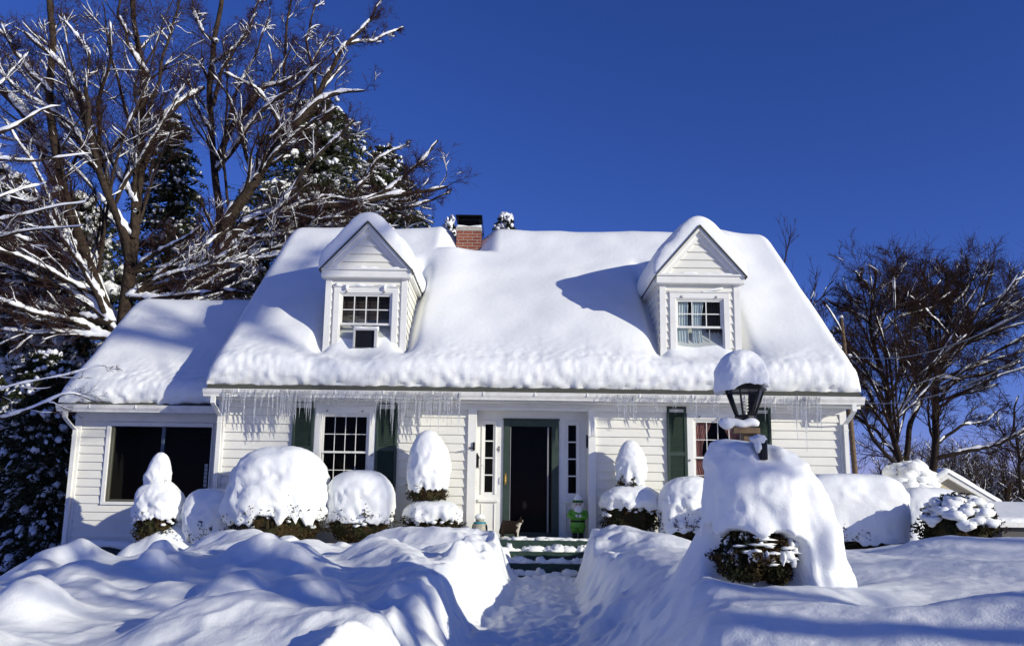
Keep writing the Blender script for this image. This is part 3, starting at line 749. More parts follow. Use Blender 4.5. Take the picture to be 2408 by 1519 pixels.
    for i in range(cols): mb.box(gl+(gr_-gl)*i/cols+0.009, gl+(gr_-gl)*(i+1)/cols-0.009, YD+0.013, YD+0.021, zz-0.009, zz+0.009)
    if idx == 1:
        for i in range(1, 4): xx = gl+(gr_-gl)*i/4; mb.box(xx-0.006, xx+0.006, YD+0.066, YD+0.074, c, zm-0.02)
    mb.build('muntin', trim_m, root)
    mb = MB(); mb.add([(a, YD+0.026, c), (b, YD+0.026, c), (b, YD+0.026, d), (a, YD+0.026, d)], [(0, 1, 2, 3)]); mb.build('pane', glass, root)
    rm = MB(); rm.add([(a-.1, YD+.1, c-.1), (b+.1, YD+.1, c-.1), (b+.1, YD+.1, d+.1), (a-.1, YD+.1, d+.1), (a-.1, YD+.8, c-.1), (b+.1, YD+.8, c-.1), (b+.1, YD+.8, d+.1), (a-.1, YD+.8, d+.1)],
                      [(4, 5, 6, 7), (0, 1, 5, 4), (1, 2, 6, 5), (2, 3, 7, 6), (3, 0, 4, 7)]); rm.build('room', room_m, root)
    if idx == 1: lace_curt(a, b, c, d, YD, root)
    else:
        mb = MB()
        for i in range(16): z = d-0.05-i*0.027; mb.box(a+0.02, b-0.02, YD+0.13, YD+0.135, z, z+0.016)
        mb.build('blind', blind, root)
        # air conditioner sitting in the window
        ax0, ax1 = W(831, 790, YD-0.1)[0], W(888, 790, YD-0.1)[0]; az1 = W(860, 773, YD-0.1)[1]; az0 = az1-0.34
        ac = thing('air_conditioner', 'window air conditioner with a dark grille and snow on top in the left dormer', 'air conditioner', ((ax0+ax1)/2, YD-0.1, az0))
        m_ = MB(); t = 0.035
        m_.bevbox(ax0, ax1, YD-0.14, YD+0.15, az1-t, az1); m_.bevbox(ax0, ax0+t, YD-0.14, YD+0.15, az0, az1-t); m_.bevbox(ax1-t-0.02, ax1, YD-0.14, YD+0.15, az0, az1-t)
        m_.build('casing', alu, ac)
        m_ = MB(); m_.box(ax0+t, ax1-t-0.02, YD-0.10, YD-0.09, az0, az1-t); m_.build('grille', black, ac)
        m_ = MB(); xs = np.linspace(ax0-0.01, ax1+0.01, 14)
        m_.tube([(x, YD-0.06, az1+0.01) for x in xs], [0.035+0.007*math.sin(x*20) for x in xs], 10); m_.build('snow', snow, ac, True)
for i, dd in enumerate(DORM): dormer(i, *dd)

# chimney -------------------------------------------------------------
yc0 = YR-0.45
cx0, cx1 = W(1073, 560, yc0)[0], W(1131, 560, yc0)[0]; cz1 = W(1102, 543, yc0)[1]; cz2 = W(1102, 533, yc0)[1]; cz3 = W(1102, 506, yc0)[1]
mb = MB(); mb.bevbox(cx0, cx1, yc0, yc0+0.6, ZR-1.0, cz1); ch = mb.build('chimney', brick, house)
mb = MB(); mb.bevbox(cx0-0.012, cx1+0.012, yc0-0.012, yc0+0.612, cz1, cz2); mb.build('cap', mortar, ch)
mb = MB(); zt = cz3
mb.add([(cx0+0.01, yc0+0.05, cz2), (cx1-0.01, yc0+0.05, cz2), (cx1-0.01, yc0+0.55, cz2), (cx0+0.01, yc0+0.55, cz2)], [(0, 1, 2, 3)])
mb.box(cx0+0.03, cx1-0.03, yc0+0.30, yc0+0.32, cz2, zt-0.02); mb.box(cx0+0.02, cx0+0.04, yc0+0.04, yc0+0.55, cz2, zt-0.02); mb.box(cx1-0.04, cx1-0.02, yc0+0.04, yc0+0.55, cz2, zt-0.02)
mb.add([(cx0-0.03, yc0-0.02, zt-0.02), (cx1+0.02, yc0-0.02, zt-0.02), (cx1+0.02, yc0+0.62, zt), (cx0-0.03, yc0+0.62, zt),
        (cx0-0.03, yc0-0.02, zt), (cx1+0.02, yc0-0.02, zt), (cx1+0.02, yc0+0.62, zt+0.02), (cx0-0.03, yc0+0.62, zt+0.02)], [(3, 2, 1, 0), (4, 5, 6, 7), (0, 1, 5, 4), (1, 2, 6, 5), (2, 3, 7, 6), (3, 0, 4, 7)])
mb.add([(cx1+0.02, yc0-0.02, zt-0.02), (cx1+0.02, yc0+0.62, zt), (cx1+0.06, yc0+0.62, cz1-0.03), (cx1+0.03, yc0+0.2, cz1-0.03)], [(0, 1, 2, 3)])
mb.build('hood', metal_hood, ch)
mb = MB(); xs = np.linspace(cx0+0.0, cx1-0.0, 14)
mb.tube([(x, yc0+0.02, cz2+0.005) for x in xs], [0.012+0.028*abs(math.cos((x-cx0)/(cx1-cx0)*math.pi)) for x in xs], 8); mb.build('snow', snow, ch, True)

# icicles --------------------------------------------------------------
def icicle_mesh(x, y, z, L, r, rng):
    n = 7; pts = []; rr = []
    wob = rng.normal(size=2)*0.002
    for i in range(n):
        t = i/(n-1); pts.append((x+wob[0]*math.sin(t*7), y+wob[1]*math.sin(t*5), z-L*t)); rr.append(max(0.0012, r*(1-t)**0.75*(1+0.16*math.sin(i*2.4+x*9))))
    return MB().tube(pts, rr, 7)
ir = np.random.default_rng(5); ics = []
def icrow(u0, u1, n, lo, hi, big=0.0):
    for i in range(n):
        u = u0+(u1-u0)*(i+0.2+0.6*ir.random())/n
        L = (lo+(hi-lo)*ir.random()**1.8)*1.25
        if ir.random() < big: L = hi*(0.8+0.5*ir.random())
        x_ = VX(u, 945, -0.5); cl_ = 0.45+1.1*float(0.5+0.5*vnoise(x_*2.6, 1.7, 3.1)+0.35*vnoise(x_*7.1, 8.2, 1.1))
        if ir.random() < 0.85: ics.append((x_, max(0.05, L*cl_)))
icrow(520, 690, 30, 0.10, 0.40, 0.18); icrow(690, 742, 12, 0.15, 0.55, 0.25); icrow(742, 880, 24, 0.08, 0.22)
icrow(882, 940, 14, 0.15, 0.60, 0.25); icrow(940, 1085, 34, 0.15, 0.40, 0.15); icrow(1398, 1570, 38, 0.10, 0.36, 0.12)
icrow(1570, 1700, 26, 0.08, 0.30, 0.08); icrow(1795, 1870, 15, 0.08, 0.30); icrow(1870, 1930, 13, 0.2, 0.55, 0.2)
ics.append((VX(1893, 950, -0.5), 0.88)); ics.append((VX(600, 945, -0.5), 0.62))
ics.sort(key=lambda t: -t[1])
rest = MB()
for i, (x, L) in enumerate(ics):
    m_ = icicle_mesh(x, -0.505, ZE-0.03, L+0.05, 0.010+0.020*L, ir)
    if i < 100: m_.build('icicle', ice, gut, True)
    else: rest.add(m_.v, m_.f)
ro = rest.build('icicle', ice, gut, True); ro['kind'] = 'stuff'

# ------------------------------------------------------------------ steps and door things
ZP = 0.0
px0, px1 = VX(1119, 1200), VX(1383, 1200)
steps = thing('porch_steps', 'dark green steps with patches of snow rising to the front door', 'steps', ((px0+px1)/2, -0.5, -0.55))
sx0, sx1 = W(1175, 1270, -0.6)[0], W(1420, 1270, -0.6)[0]
mb = MB(); mb.bevbox(px0, px1, 0.0, DR+0.3, -0.30, -0.004); mb.bevbox(sx0, sx1, -0.62, 0.0, -0.165, 0.0, 0.006)
mb.build('landing', green_step, steps)
mb = MB()
for i in range(1, 4):
    y1 = -0.62-(i-1)*0.28+0.03; mb.bevbox(sx0, sx1, y1-0.31, y1-0.001, -0.165*(i+1), -0.165*i-0.002*i, 0.006)
mb.build('tread', green_step, steps)
mb = MB(); sr = np.random.default_rng(3)
for i in range(0, 4):
    yy = -0.59-(i)*0.28; zz = -0.165*i
    for k in range(30):
        x = sx0+0.08+(sx1-sx0-0.15)*sr.random(); mb.blob((x, yy+0.10+0.08*sr.random(), zz+0.005), (0.06+0.12*sr.random(), 0.05+0.07*sr.random(), 0.022+0.075*sr.random()**2*(0.35 if i == 0 else 1.3)), 12, 8, 0.4, 3, k+i*20)
mb.build('snow', snow, steps, True)

# skin-modifier bodies
def skinned(name, joints, edges, radii, parent, m, sub=2, root=0):
    me = bpy.data.meshes.new(name+'_sk'); off = origin_of(parent)
    me.from_pydata([(np.array(j)-off).tolist() for j in joints], edges, []); me.update()
    o = link(bpy.data.objects.new(name+'_sk', me))
    o.modifiers.new('s', 'SKIN'); sm = o.modifiers.new('u', 'SUBSURF'); sm.levels = sub; sm.render_levels = sub
    sk = me.skin_vertices[0].data if me.skin_vertices else None
    if sk is None:
        bpy.context.view_layer.objects.active = o; o.select_set(True)
    for i, r in enumerate(radii):
        me.skin_vertices[0].data[i].radius = r if hasattr(r, '__len__') else (r, r)
        me.skin_vertices[0].data[i].use_root = (i == root)
    dg = bpy.context.evaluated_depsgraph_get(); ev = o.evaluated_get(dg)
    nm = bpy.data.meshes.new_from_object(ev); nm.name = name
    bpy.data.objects.remove(o)
    nm.materials.clear(); nm.materials.append(m)
    nm.polygons.foreach_set('use_smooth', np.ones(len(nm.polygons), bool))
    r = link(bpy.data.objects.new(name, nm)); r.parent = parent
    return r
def fur_mat():
    m = bpy.data.materials.new('cat fur'); m.use_nodes = True
    n = m.node_tree.nodes; l = m.node_tree.links; b = n['Principled BSDF']; b.inputs['Roughness'].default_value = 0.9; b.inputs['Specular IOR Level'].default_value = 0.1
    at = n.new('ShaderNodeAttribute'); at.attribute_name = 'coat'
    nz_ = n.new('ShaderNodeTexNoise'); nz_.inputs['Scale'].default_value = 45
    mx = n.new('ShaderNodeMix'); mx.data_type = 'RGBA'; mx.blend_type = 'MULTIPLY'; mx.inputs[0].default_value = 0.5
    l.new(at.outputs['Color'], mx.inputs[6]); l.new(nz_.outputs['Color'], mx.inputs[7]); l.new(mx.outputs[2], b.inputs['Base Color'])
    return m
# cat standing on the landing, body to the right, head turned to the door
cx_, cz_ = W(1198, 1266, -0.42); s = 1.0
cat = thing('cat', 'brown and white cat standing on the top step before the door', 'cat', (cx_, -0.42, 0.0))
def C(x, y, z): return (cx_+x, -0.42+y, z)
J = [C(-0.13, 0, 0.20), C(-0.02, 0, 0.185), C(0.09, 0.0, 0.20), C(0.15, 0.0, 0.255), C(0.185, 0.0, 0.315), C(0.225, -0.005, 0.312),
     C(-0.14, 0.05, 0.12), C(-0.10, 0.05, 0.07), C(-0.14, 0.05, 0.035), C(-0.115, 0.05, 0.012),
     C(-0.14, -0.05, 0.12), C(-0.09, -0.05, 0.07), C(-0.13, -0.05, 0.035), C(-0.10, -0.05, 0.012),
     C(0.11, 0.035, 0.12), C(0.11, 0.035, 0.05), C(0.125, 0.035, 0.012), C(0.125, -0.035, 0.12), C(0.13, -0.035, 0.05), C(0.15, -0.035, 0.012),
     ]
Ed = [(0, 1), (1, 2), (2, 3), (3, 4), (4, 5), (0, 6), (6, 7), (7, 8), (8, 9), (0, 10), (10, 11), (11, 12), (12, 13), (2, 14), (14, 15), (15, 16), (2, 17), (17, 18), (18, 19)]
Rd = [0.112, 0.118, 0.094, 0.045, 0.050, 0.026, 0.045, 0.026, 0.016, 0.016, 0.045, 0.026, 0.016, 0.016, 0.028, 0.018, 0.016, 0.028, 0.018, 0.016]
try:
    fur = fur_mat(); body = skinned('body', J, Ed, Rd, cat, fur, 2, 1)
    me = body.data; ca = me.color_attributes.new('coat', 'FLOAT_COLOR', 'POINT')
    co = np.empty(len(me.vertices)*3, np.float32); me.vertices.foreach_get('co', co); co = co.reshape(-1, 3)
    white = ((co[:, 0] > 0.125) & (co[:, 2] < 0.275) & (co[:, 0]-0.125 > (co[:, 2]-0.16)*0.25)) | (co[:, 2] < 0.05) | ((co[:, 0] > 0.215) & (co[:, 2] < 0.318))
    col = np.where(white[:, None], np.array([0.62, 0.58, 0.50, 1.0]), np.array([0.022, 0.015, 0.011, 1.0])).astype(np.float32)
    ca.data.foreach_set('color', col.ravel())
    mb = MB()
    for yy in (-0.026, 0.026):
        p = np.array(C(0.18, yy, 0.345)); mb.add([p+np.array([-0.014, -0.004, 0]), p+np.array([0.014, -0.014, 0]), p+np.array([0.012, 0.014, 0]), p+np.array([-0.002, 0, 0.048])], [(0, 1, 3), (1, 2, 3), (2, 0, 3)])
    mb.build('ear', mat('cat ear', (0.05, 0.03, 0.02), 0.9), cat)
    mb = MB(); mb.blob(C(0.222, -0.026, 0.325), (0.006, 0.005, 0.006), 8, 6); mb.blob(C(0.222, 0.022, 0.325), (0.006, 0.005, 0.006), 8, 6); mb.build('eye', black, cat, True)
except Exception as e:
    print('cat failed', e)

# green gnome figure
gx, _ = W(1359, 1200, 0.02); gy = 0.04
gn = thing('gnome_figurine', 'green plastic bearded gnome figure with snow on its pointed hat beside the door', 'figurine', (gx, gy, 0.0))
def G_(prof, z, m, name, sides=20, sx=1, sy=0.8, dx=0, dy=0):
    mb = MB(); mb.lathe(prof, (gx+dx, gy+dy, z), sides, sx, sy); return mb.build(name, m, gn, True)
mb = MB()
for q in (-1, 1):
    mb.blob((gx+q*0.055, gy-0.02, 0.035), (0.05, 0.075, 0.035), 14, 9); mb.tube([(gx+q*0.052, gy, 0.03), (gx+q*0.052, gy, 0.12)], [0.042, 0.045], 12)
mb.build('boots', black, gn, True)
mb = MB()
for q in (-1, 1): mb.tube([(gx+q*0.05, gy, 0.11), (gx+q*0.055, gy, 0.17), (gx+q*0.05, gy, 0.22)], [0.050, 0.066, 0.070], 14)
mb.build('trousers', lime, gn, True)
G_([(0.0, 0), (0.125, 0.0), (0.135, 0.02), (0.12, 0.09), (0.115, 0.14), (0.125, 0.20), (0.12, 0.27), (0.085, 0.315), (0.0, 0.33)], 0.19, lime, 'coat')
G_([(0.0, 0), (0.124, 0.0), (0.124, 0.03), (0.0, 0.03)], 0.29, black, 'belt')
mb = MB()
for q in (-1, 1): mb.tube([(gx+q*0.105, gy, 0.48), (gx+q*0.150, gy-0.02, 0.40), (gx+q*0.11, gy-0.10, 0.36), (gx+q*0.045, gy-0.125, 0.39)], [0.042, 0.044, 0.036, 0.028], 12)
mb.build('sleeve', lime, gn, True)
mb = MB()
for q in (-1, 1): mb.blob((gx+q*0.03, gy-0.132, 0.395), (0.028, 0.022, 0.026), 12, 8)
mb.build('mitten', beard_m, gn, True)
mb = MB(); mb.blob((gx, gy-0.005, 0.575), (0.085, 0.08, 0.085), 18, 12); mb.blob((gx, gy-0.085, 0.575), (0.015, 0.015, 0.013), 8, 6); mb.build('head', face_m, gn, True)
mb = MB(); mb.blob((gx, gy-0.05, 0.500), (0.075, 0.055, 0.085), 18, 12, 0.12, 4, 2); mb.blob((gx, gy-0.082, 0.552), (0.045, 0.016, 0.014), 10, 7)
mb.blob((gx-0.078, gy-0.01, 0.565), (0.022, 0.05, 0.06), 10, 8); mb.blob((gx+0.078, gy-0.01, 0.565), (0.022, 0.05, 0.06), 10, 8); mb.build('beard', beard_m, gn, True)
mb = MB()
for q in (-1, 1): mb.blob((gx+q*0.030, gy-0.080, 0.592), (0.009, 0.006, 0.010), 8, 6)
mb.build('eye', black, gn, True)
G_([(0.0, 0), (0.092, 0.0), (0.096, 0.02), (0.085, 0.04), (0.0, 0.045)], 0.618, lime_dk, 'hat_band')
mb = MB(); mb.blob((gx+0.005, gy, 0.685), (0.072, 0.065, 0.060), 16, 10, 0.15, 3, 5); mb.blob((gx-0.002, gy, 0.725), (0.036, 0.034, 0.042), 12, 8, 0.15, 3, 6); mb.build('hat_snow', snow, gn, True)

# penguin figure
qx, _ = W(1128, 1235, -0.30); qy = -0.30
pg = thing('penguin_figurine', 'buff and teal penguin figurine capped with snow beside the left jamb', 'figurine', (qx, qy, 0.0))
mb = MB(); mb.lathe([(0.0, 0), (0.105, 0.0), (0.125, 0.06), (0.125, 0.14), (0.105, 0.22), (0.09, 0.26), (0.0, 0.28)], (qx, qy, 0.02), 20, 1, 0.85); mb.build('body', buff, pg, True)
mb = MB(); mb.lathe([(0.0, 0), (0.10, 0.0), (0.108, 0.02), (0.10, 0.045), (0.0, 0.05)], (qx, qy, 0.235), 18, 1, 0.85)
mb.lathe([(0.0, 0), (0.13, 0.0), (0.132, 0.03), (0.12, 0.05), (0.0, 0.05)], (qx, qy, 0.0), 18, 1, 0.9); mb.build('scarf', teal, pg, True)
for q in (-1, 1): MB().blob((qx+q*0.105, qy+0.02, 0.15), (0.028, 0.05, 0.10), 10, 8).build('flipper', black, pg, True)
mb = MB(); mb.blob((qx, qy, 0.315), (0.075, 0.07, 0.065), 16, 10); mb.blob((qx, qy-0.075, 0.305), (0.018, 0.035, 0.012), 8, 6); mb.build('head', buff, pg, True)
mb = MB(); mb.blob((qx, qy-0.01, 0.355), (0.088, 0.085, 0.05), 16, 10, 0.2, 3, 5); mb.blob((qx+0.03, qy-0.12, 0.045), (0.09, 0.07, 0.06), 12, 8, 0.3, 3, 8); mb.build('snow', snow, pg, True)

# ------------------------------------------------------------------ ground
def smax(a, b, k=0.08):
    h = np.clip(0.5+0.5*(a-b)/k, 0, 1); return b*(1-h)+a*h+k*h*(1-h)
def gv(u, v, dist):
    """point of the yard seen at (u, v), dist metres from the camera"""
    x, z = W(u, v, dist-14.0); return (x, dist-14.0, z)
def path_x(Y): return 0.60+(Y+1.3)*0.088+0.05*np.sin(Y*1.3)
LUMPS = []
lr = np.random.default_rng(21)
for i in range(130):
    x = -8.5+8.3*lr.random(); y = -11.5+10.0*lr.random()
    LUMPS.append((x, y, 0.12+0.24*lr.random(), 0.06+0.15*lr.random()**1.5))
for i in range(30):
    x = 2.2+8.0*lr.random(); y = -11.5+9.0*lr.random()
    LUMPS.append((x, y, 0.3+0.5*lr.random(), 0.05+0.09*lr.random()))
def ridge_field(X, Y, H, pts, wd, k=0.1, sharp=1.6, nz=0.0):
    """raise H to a ridge of given crest points (x,y,z) and half-width wd"""
    best = np.full(X.shape, -9.0)
    for (p, q) in zip(pts[:-1], pts[1:]):
        dx, dy = q[0]-p[0], q[1]-p[1]; L2 = dx*dx+dy*dy
        t = np.clip(((X-p[0])*dx+(Y-p[1])*dy)/L2, 0, 1)
        d = np.sqrt((X-p[0]-t*dx)**2+(Y-p[1]-t*dy)**2); zc = p[2]+t*(q[2]-p[2])
        best = np.maximum(best, zc-((d/wd)**sharp)*0.32)
    return smax(best, H, k)
def ground_h(X, Y, detail=True):
    H = np.zeros_like(X)-0.10
    H = H+0.0*X
    # falls away on the left, rises a little on the right
    H = H-0.15*np.clip(-3.6-X, 0, 4.4)-0.22*np.clip(-8-X, 0, 8)-0.02*np.clip(-16-X, 0, 60)
    H = H+0.05*np.clip(X-1.5, 0, 5)*sstep(-1.5, -5, Y)-0.07*np.clip(X-9, 0, 40)
    # drops behind the house line and towards the street
    H = H-0.10*np.clip(Y-1, 0, 25)
    H = H-0.055*np.clip(-4-Y, 0, 6.3)*sstep(3.0, -1.0, X)-0.02*np.clip(-4-Y, 0, 6.3)*sstep(-1.0, 3.0, X)
    yard = sstep(14, 9, np.abs(X))*sstep(1.0, -0.5, Y)*sstep(-13.5, -11.5, Y)
    H = H+yard*0.085*fbm(X*0.45+3, Y*0.55, 1.1, 2)
    for x, y, r, h in LUMPS:
        H = H+h/(1+(((X-x)**2+(Y-y)**2*0.7+0.02*vnoise(X*4, Y*4, x)*r)/(r*r))**2)
    H = ridge_field(X, Y, H, [W3(318, 1272, -0.95), W3(385, 1238, -0.85), W3(440, 1215, -0.6)], 0.34, 0.08)
    pc = path_x(Y)
    # shovelled banks on the left of the path
    H = ridge_field(X, Y, H, [gv(900, 1262, 9.6), gv(975, 1330, 8.2), gv(1010, 1385, 7.2), gv(1030, 1440, 6.6)], 0.62, 0.14)
    H = ridge_field(X, Y, H, [gv(930, 1243, 11.9), gv(1040, 1240, 11.6), gv(1150, 1258, 11.6), gv(1185, 1275, 11.2)], 0.7, 0.12)
    H = ridge_field(X, Y, H, [gv(1120, 1268, 11.0), gv(1160, 1325, 9.8), gv(1165, 1370, 9.2)], 0.45, 0.1)
    H = ridge_field(X, Y, H, [gv(640, 1440, 5.6), gv(800, 1425, 5.6), gv(930, 1450, 5.2), gv(990, 1500, 4.6)], 0.85, 0.12)
    # right bank
    H = ridge_field(X, Y, H, [gv(1400, 1250, 12.0), gv(1470, 1240, 11.6), gv(1560, 1255, 11.0)], 0.8, 0.12)
    H = ridge_field(X, Y, H, [gv(1560, 1290, 9.2), gv(1680, 1340, 7.4), gv(1800, 1395, 6.2), gv(2080, 1400, 6.0)], 0.9, 0.2)
    H = ridge_field(X, Y, H, [gv(1600, 1318, 6.4), gv(1680, 1355, 5.75), gv(1780, 1376, 5.55), gv(1900, 1376, 5.55), gv(2040, 1385, 5.8), gv(2110, 1380, 6.6)], 0.75, 0.12)
    # long waves of drifted snow on the right
    H = ridge_field(X, Y, H, [gv(1960, 1300, 9.5), gv(2150, 1285, 9.0), gv(2235, 1258, 8.6), gv(2330, 1262, 8.4), gv(2500, 1262, 8.2)], 0.9, 0.2)
    H = ridge_field(X, Y, H, [gv(1990, 1345, 7.4), gv(2160, 1330, 7.3), gv(2500, 1390, 6.6)], 0.7, 0.2)
    H = ridge_field(X, Y, H, [gv(1700, 1440, 5.0), gv(1950, 1420, 4.9), gv(2110, 1430, 4.7), gv(2500, 1440, 4.7)], 0.7, 0.25)
    # hollow under the lamp shrub
    lx, ly = W(1768, 1300, -7.9)[0], -7.95
    H = H-0.20*np.exp(-(((X-lx)/0.30)**2+((Y-ly+0.22)/0.17)**2)**2)
    H = smax(H, 0.16-0.55*np.sqrt((X-lx-0.15)**2+((Y-ly-0.35)*0.9)**2), 0.12)
    H = smax(H, 0.72-1.25*np.sqrt((X-1.72)**2+((Y+7.70)*1.5)**2), 0.22)
    n1 = fbm(X*2.6, Y*2.6, 4.4, 3)
    # trench of the path
    wall_n = 0.07*fbm(X*1.5+9, Y*2.2, 2.0, 2)+0.03*fbm(X*7, Y*7, 8.0, 2)
    hwL, hwR = 0.44+0.03*np.sin(Y*2), 0.42
    dL = (pc-X)-hwL-wall_n; dR = (X-pc)-hwR-wall_n
    slopeR = 0.28+0.75*sstep(-3.0, -6.5, Y); slopeL = 0.32+0.14*sstep(-3, -8, Y)
    t = np.maximum(sstep(0, 1, dL/slopeL), sstep(-0.02, 1, dR/slopeR)**0.8)
    floor = -0.56+0.06*sstep(-2.6, -1.7, Y)-0.035*np.clip(-2-Y, 0, 9)+0.03*fbm(X*4, Y*4, 5.0, 3)+0.035*billow(X*5, Y*5, 3.0, 2)
    inpath = sstep(-1.35, -1.5, Y)
    H = H+(floor-H)*(1-t)*inpath*np.where(floor < H, 1, 0)
    # keep the landing and steps clear
    st = (X > sx0-0.02) & (X < sx1+0.02)
    cl = sstep(W(1192, 1270, -1.0)[0]-0.06, W(1207, 1270, -1.0)[0]+0.04, X+0.05*np.sin(Y*9))*sstep(W(1378, 1270, -1.0)[0]+0.14, W(1366, 1270, -1.0)[0], X)*sstep(-1.65, -1.4, Y)
    H = H*(1-cl)+(-0.6)*cl
    porch = sstep(px0-0.02, px0+0.06, X)*sstep(px1+0.02, px1-0.06, X)*sstep(-0.5, -0.2, Y)
    H = H*(1-porch)+(-0.6)*porch
    if detail:
        clod = np.exp(-((np.abs(X-pc)-0.75)/0.55)**2)*sstep(-1.0, -1.6, Y)*(1-inpath*(1-t))
        cl_n = 1.6*np.clip(billow(X*2.4+1, Y*2.4, 1.0, 2), -0.3, 1)+0.35*np.clip(billow(X*7.5, Y*7.5, 4.0, 2), -0.3, 1)
        H = H+yard*(0.010*n1+0.006*fbm(X*8, Y*8, 6.6, 2)+0.003*fbm(X*22, Y*22, 2.6, 1))+yard*clod*0.045*cl_n*(1-0.8*sstep(0.9, 1.2, X-pc)*sstep(-4, -5, Y))
        left = sstep(0.2, -0.6, X-pc)
        H = H+yard*left*0.022*np.clip(billow(X*2.3, Y*2.9, 7.0, 2), -0.5, 1)
    # cleared drive where the photographer stands
    H = H-(H+1.15)*sstep(-11.2, -12.3, Y)
    return H
xs = np.concatenate([-400+np.array([0, 150, 250, 320]), np.linspace(-60, -12, 40), np.linspace(-11.7, -4.6, 150), np.linspace(-4.55, 4.5, 420), np.linspace(4.54, 11.6, 170), np.linspace(12, 60, 40), [80, 150, 400]])
ys = np.concatenate([[-300, -120, -60, -30, -20, -16], np.linspace(-14, -10.6, 40), np.linspace(-10.57, -5.5, 230), np.linspace(-5.47, -0.5, 170), np.linspace(-0.45, 1.0, 16), np.linspace(1.5, 40, 50), [60, 100, 200, 500, 1500]])
YY, XX = np.meshgrid(ys, xs, indexing='ij')
HH = ground_h(XX, YY)
V = np.stack([XX, YY, HH], -1).reshape(-1, 3); FF = grid_faces(len(ys), len(xs))
cen = V[FF].mean(1)
ispath = (np.abs(cen[:, 0]-path_x(cen[:, 1])) < 0.44) & (cen[:, 1] < -1.75) & (cen[:, 1] > -12)
def sub(mask):
    f = FF[mask]; used = np.unique(f); mp = -np.ones(len(V), int); mp[used] = np.arange(len(used)); return V[used], mp[f]
v_, f_ = sub(~ispath); g = mesh_obj('snow_ground', v_, f_, snow_ground_m); g['kind'] = 'structure'
v_, f_ = sub(ispath); g = mesh_obj('path', v_, f_, snow_ground_m); g['kind'] = 'structure'
def gz(x, y): return float(ground_h(np.array([[x]]), np.array([[y]]), False)[0, 0])

# ------------------------------------------------------------------ shrubs
def cap_mesh(cx, cy, zb, zt, rx, ry, p=2.4, q=2.3, jag=0.05, amp=0.05, freq=2.2, seed=0, under=0.25, lean=(0, 0), nphi=90, nt_=46, box=0.0, drip=0.0, rimf=None):
    ph = np.linspace(0, 2*math.pi, nphi, endpoint=False); t = np.linspace(0.0, 1.0, nt_)
    TT, PH = np.meshgrid(t, ph, indexing='ij')
    al = TT*(math.pi/2)*(1+under)
    r = np.abs(np.sin(np.minimum(al, math.pi/2)))**(2/q)*np.where(al > math.pi/2, np.cos((al-math.pi/2)*0.9), 1)
    hgt = np.sign(np.cos(al))*np.abs(np.cos(al))**(2/q)
    plan = (np.abs(np.cos(PH))**p+np.abs(np.sin(PH))**p)**(-1/p)
    zr = zb if rimf is None else rimf(PH)
    H0 = (zt-zb)*0.80
    z = zb+0.20*(zt-zb)+hgt*H0
    rim = zb+jag*(fbm(np.cos(PH)*4+seed, np.sin(PH)*4, seed*1.3, 3))-drip*np.clip(billow(np.cos(PH)*5+seed*2, np.sin(PH)*5, 3.3, 1)-0.35, 0, 1)
    low = sstep(0.55, 1.0, TT)
    z = z+(rim-zb)*low
    if rimf is not None: z = np.maximum(z, zr+(rim-zb))
    X = cx+rx*plan*r*np.cos(PH)+lean[0]*(z-zb); Y = cy+ry*plan*r*np.sin(PH)+lean[1]*(z-zb)
    n = amp*1.3*fbm(X*freq+seed, Y*freq, z*freq, 3)+0.6*amp*billow(X*freq*3.2, Y*freq*3.2+seed, z*freq*2.2, 2)*sstep(0.25, 0.8, TT)+0.26*amp*fbm(X*freq*9, Y*freq*9+seed, z*freq*9, 2)
    n = n*(0.40+0.60*sstep(0.35, 0.85, TT))
    dx, dy = np.cos(PH), np.sin(PH)
    X = X+n*dx*np.clip(r, 0, 1); Y = Y+n*dy*np.clip(r, 0, 1); z = z+n*(hgt > 0)*hgt*0.7
    v = np.stack([X, Y, z], -1).reshape(-1, 3); f = grid_faces(nt_, nphi, True)
    c = np.array([[cx, cy, zb+0.25*(zt-zb)]]); nlast = (nt_-1)*nphi
    v = np.vstack([v, c]); tri = np.array([[nlast+i, nlast+(i+1) % nphi, len(v)-1, len(v)-1] for i in range(nphi)])
    fl = [tuple(r_) for r_ in f]+[(a, b, c_) for a, b, c_, _ in tri]
    return v, fl
def foliage(parent, c, r, n, size, seed, m=yew, core=True, zmin=-9, zmax=9, shape=0.75, drop=0.0, name='foliage'):
    rg = np.random.default_rng(seed)
    d = rg.normal(size=(n, 3)); d /= np.linalg.norm(d, axis=1)[:, None]
    k = shape+(1.06-shape)*rg.random(n)**0.6
    P = np.array(c)+d*np.array(r)*k[:, None]*(1+0.26*fbm(d[:, 0]*3+seed, d[:, 1]*3, d[:, 2]*3, 2))[:, None]
    P = P[(P[:, 2] > zmin) & (P[:, 2] < zmax)]
    v, f = leaf_cloud(P, size, rg, drop=drop)
    if core:
        cb = MB().blob(c, tuple(np.array(r)*0.86), 16, 10, 0.15, 3, seed)
        tri = [tuple(q+len(v) for q in ff) for ff in cb.f]
        o = mesh_obj(name, np.vstack([v, np.array(cb.v)]), [tuple(a) for a in f]+tri, m, parent, False)
    else: o = mesh_obj(name, v, f, m, parent, False)
    return o
def tufts(parent, c, r, n, seed, s=(0.03, 0.02), name='snow_tuft', z0=-0.2):
    rg = np.random.default_rng(seed); mb = MB()
    for i in range(n):
        d = rg.normal(size=3); d /= np.linalg.norm(d)
        if d[2] < z0: d[2] = abs(d[2])
        if d[1] > 0.4: d[1] = -d[1]
        q = 0.6+0.8*rg.random()
        mb.blob(np.array(c)+d*np.array(r)*1.0, (s[0]*q*1.3, s[0]*q, s[1]*q), 9, 6, 0.45, 3, i)
    return mb.build(name, snow, parent, True)
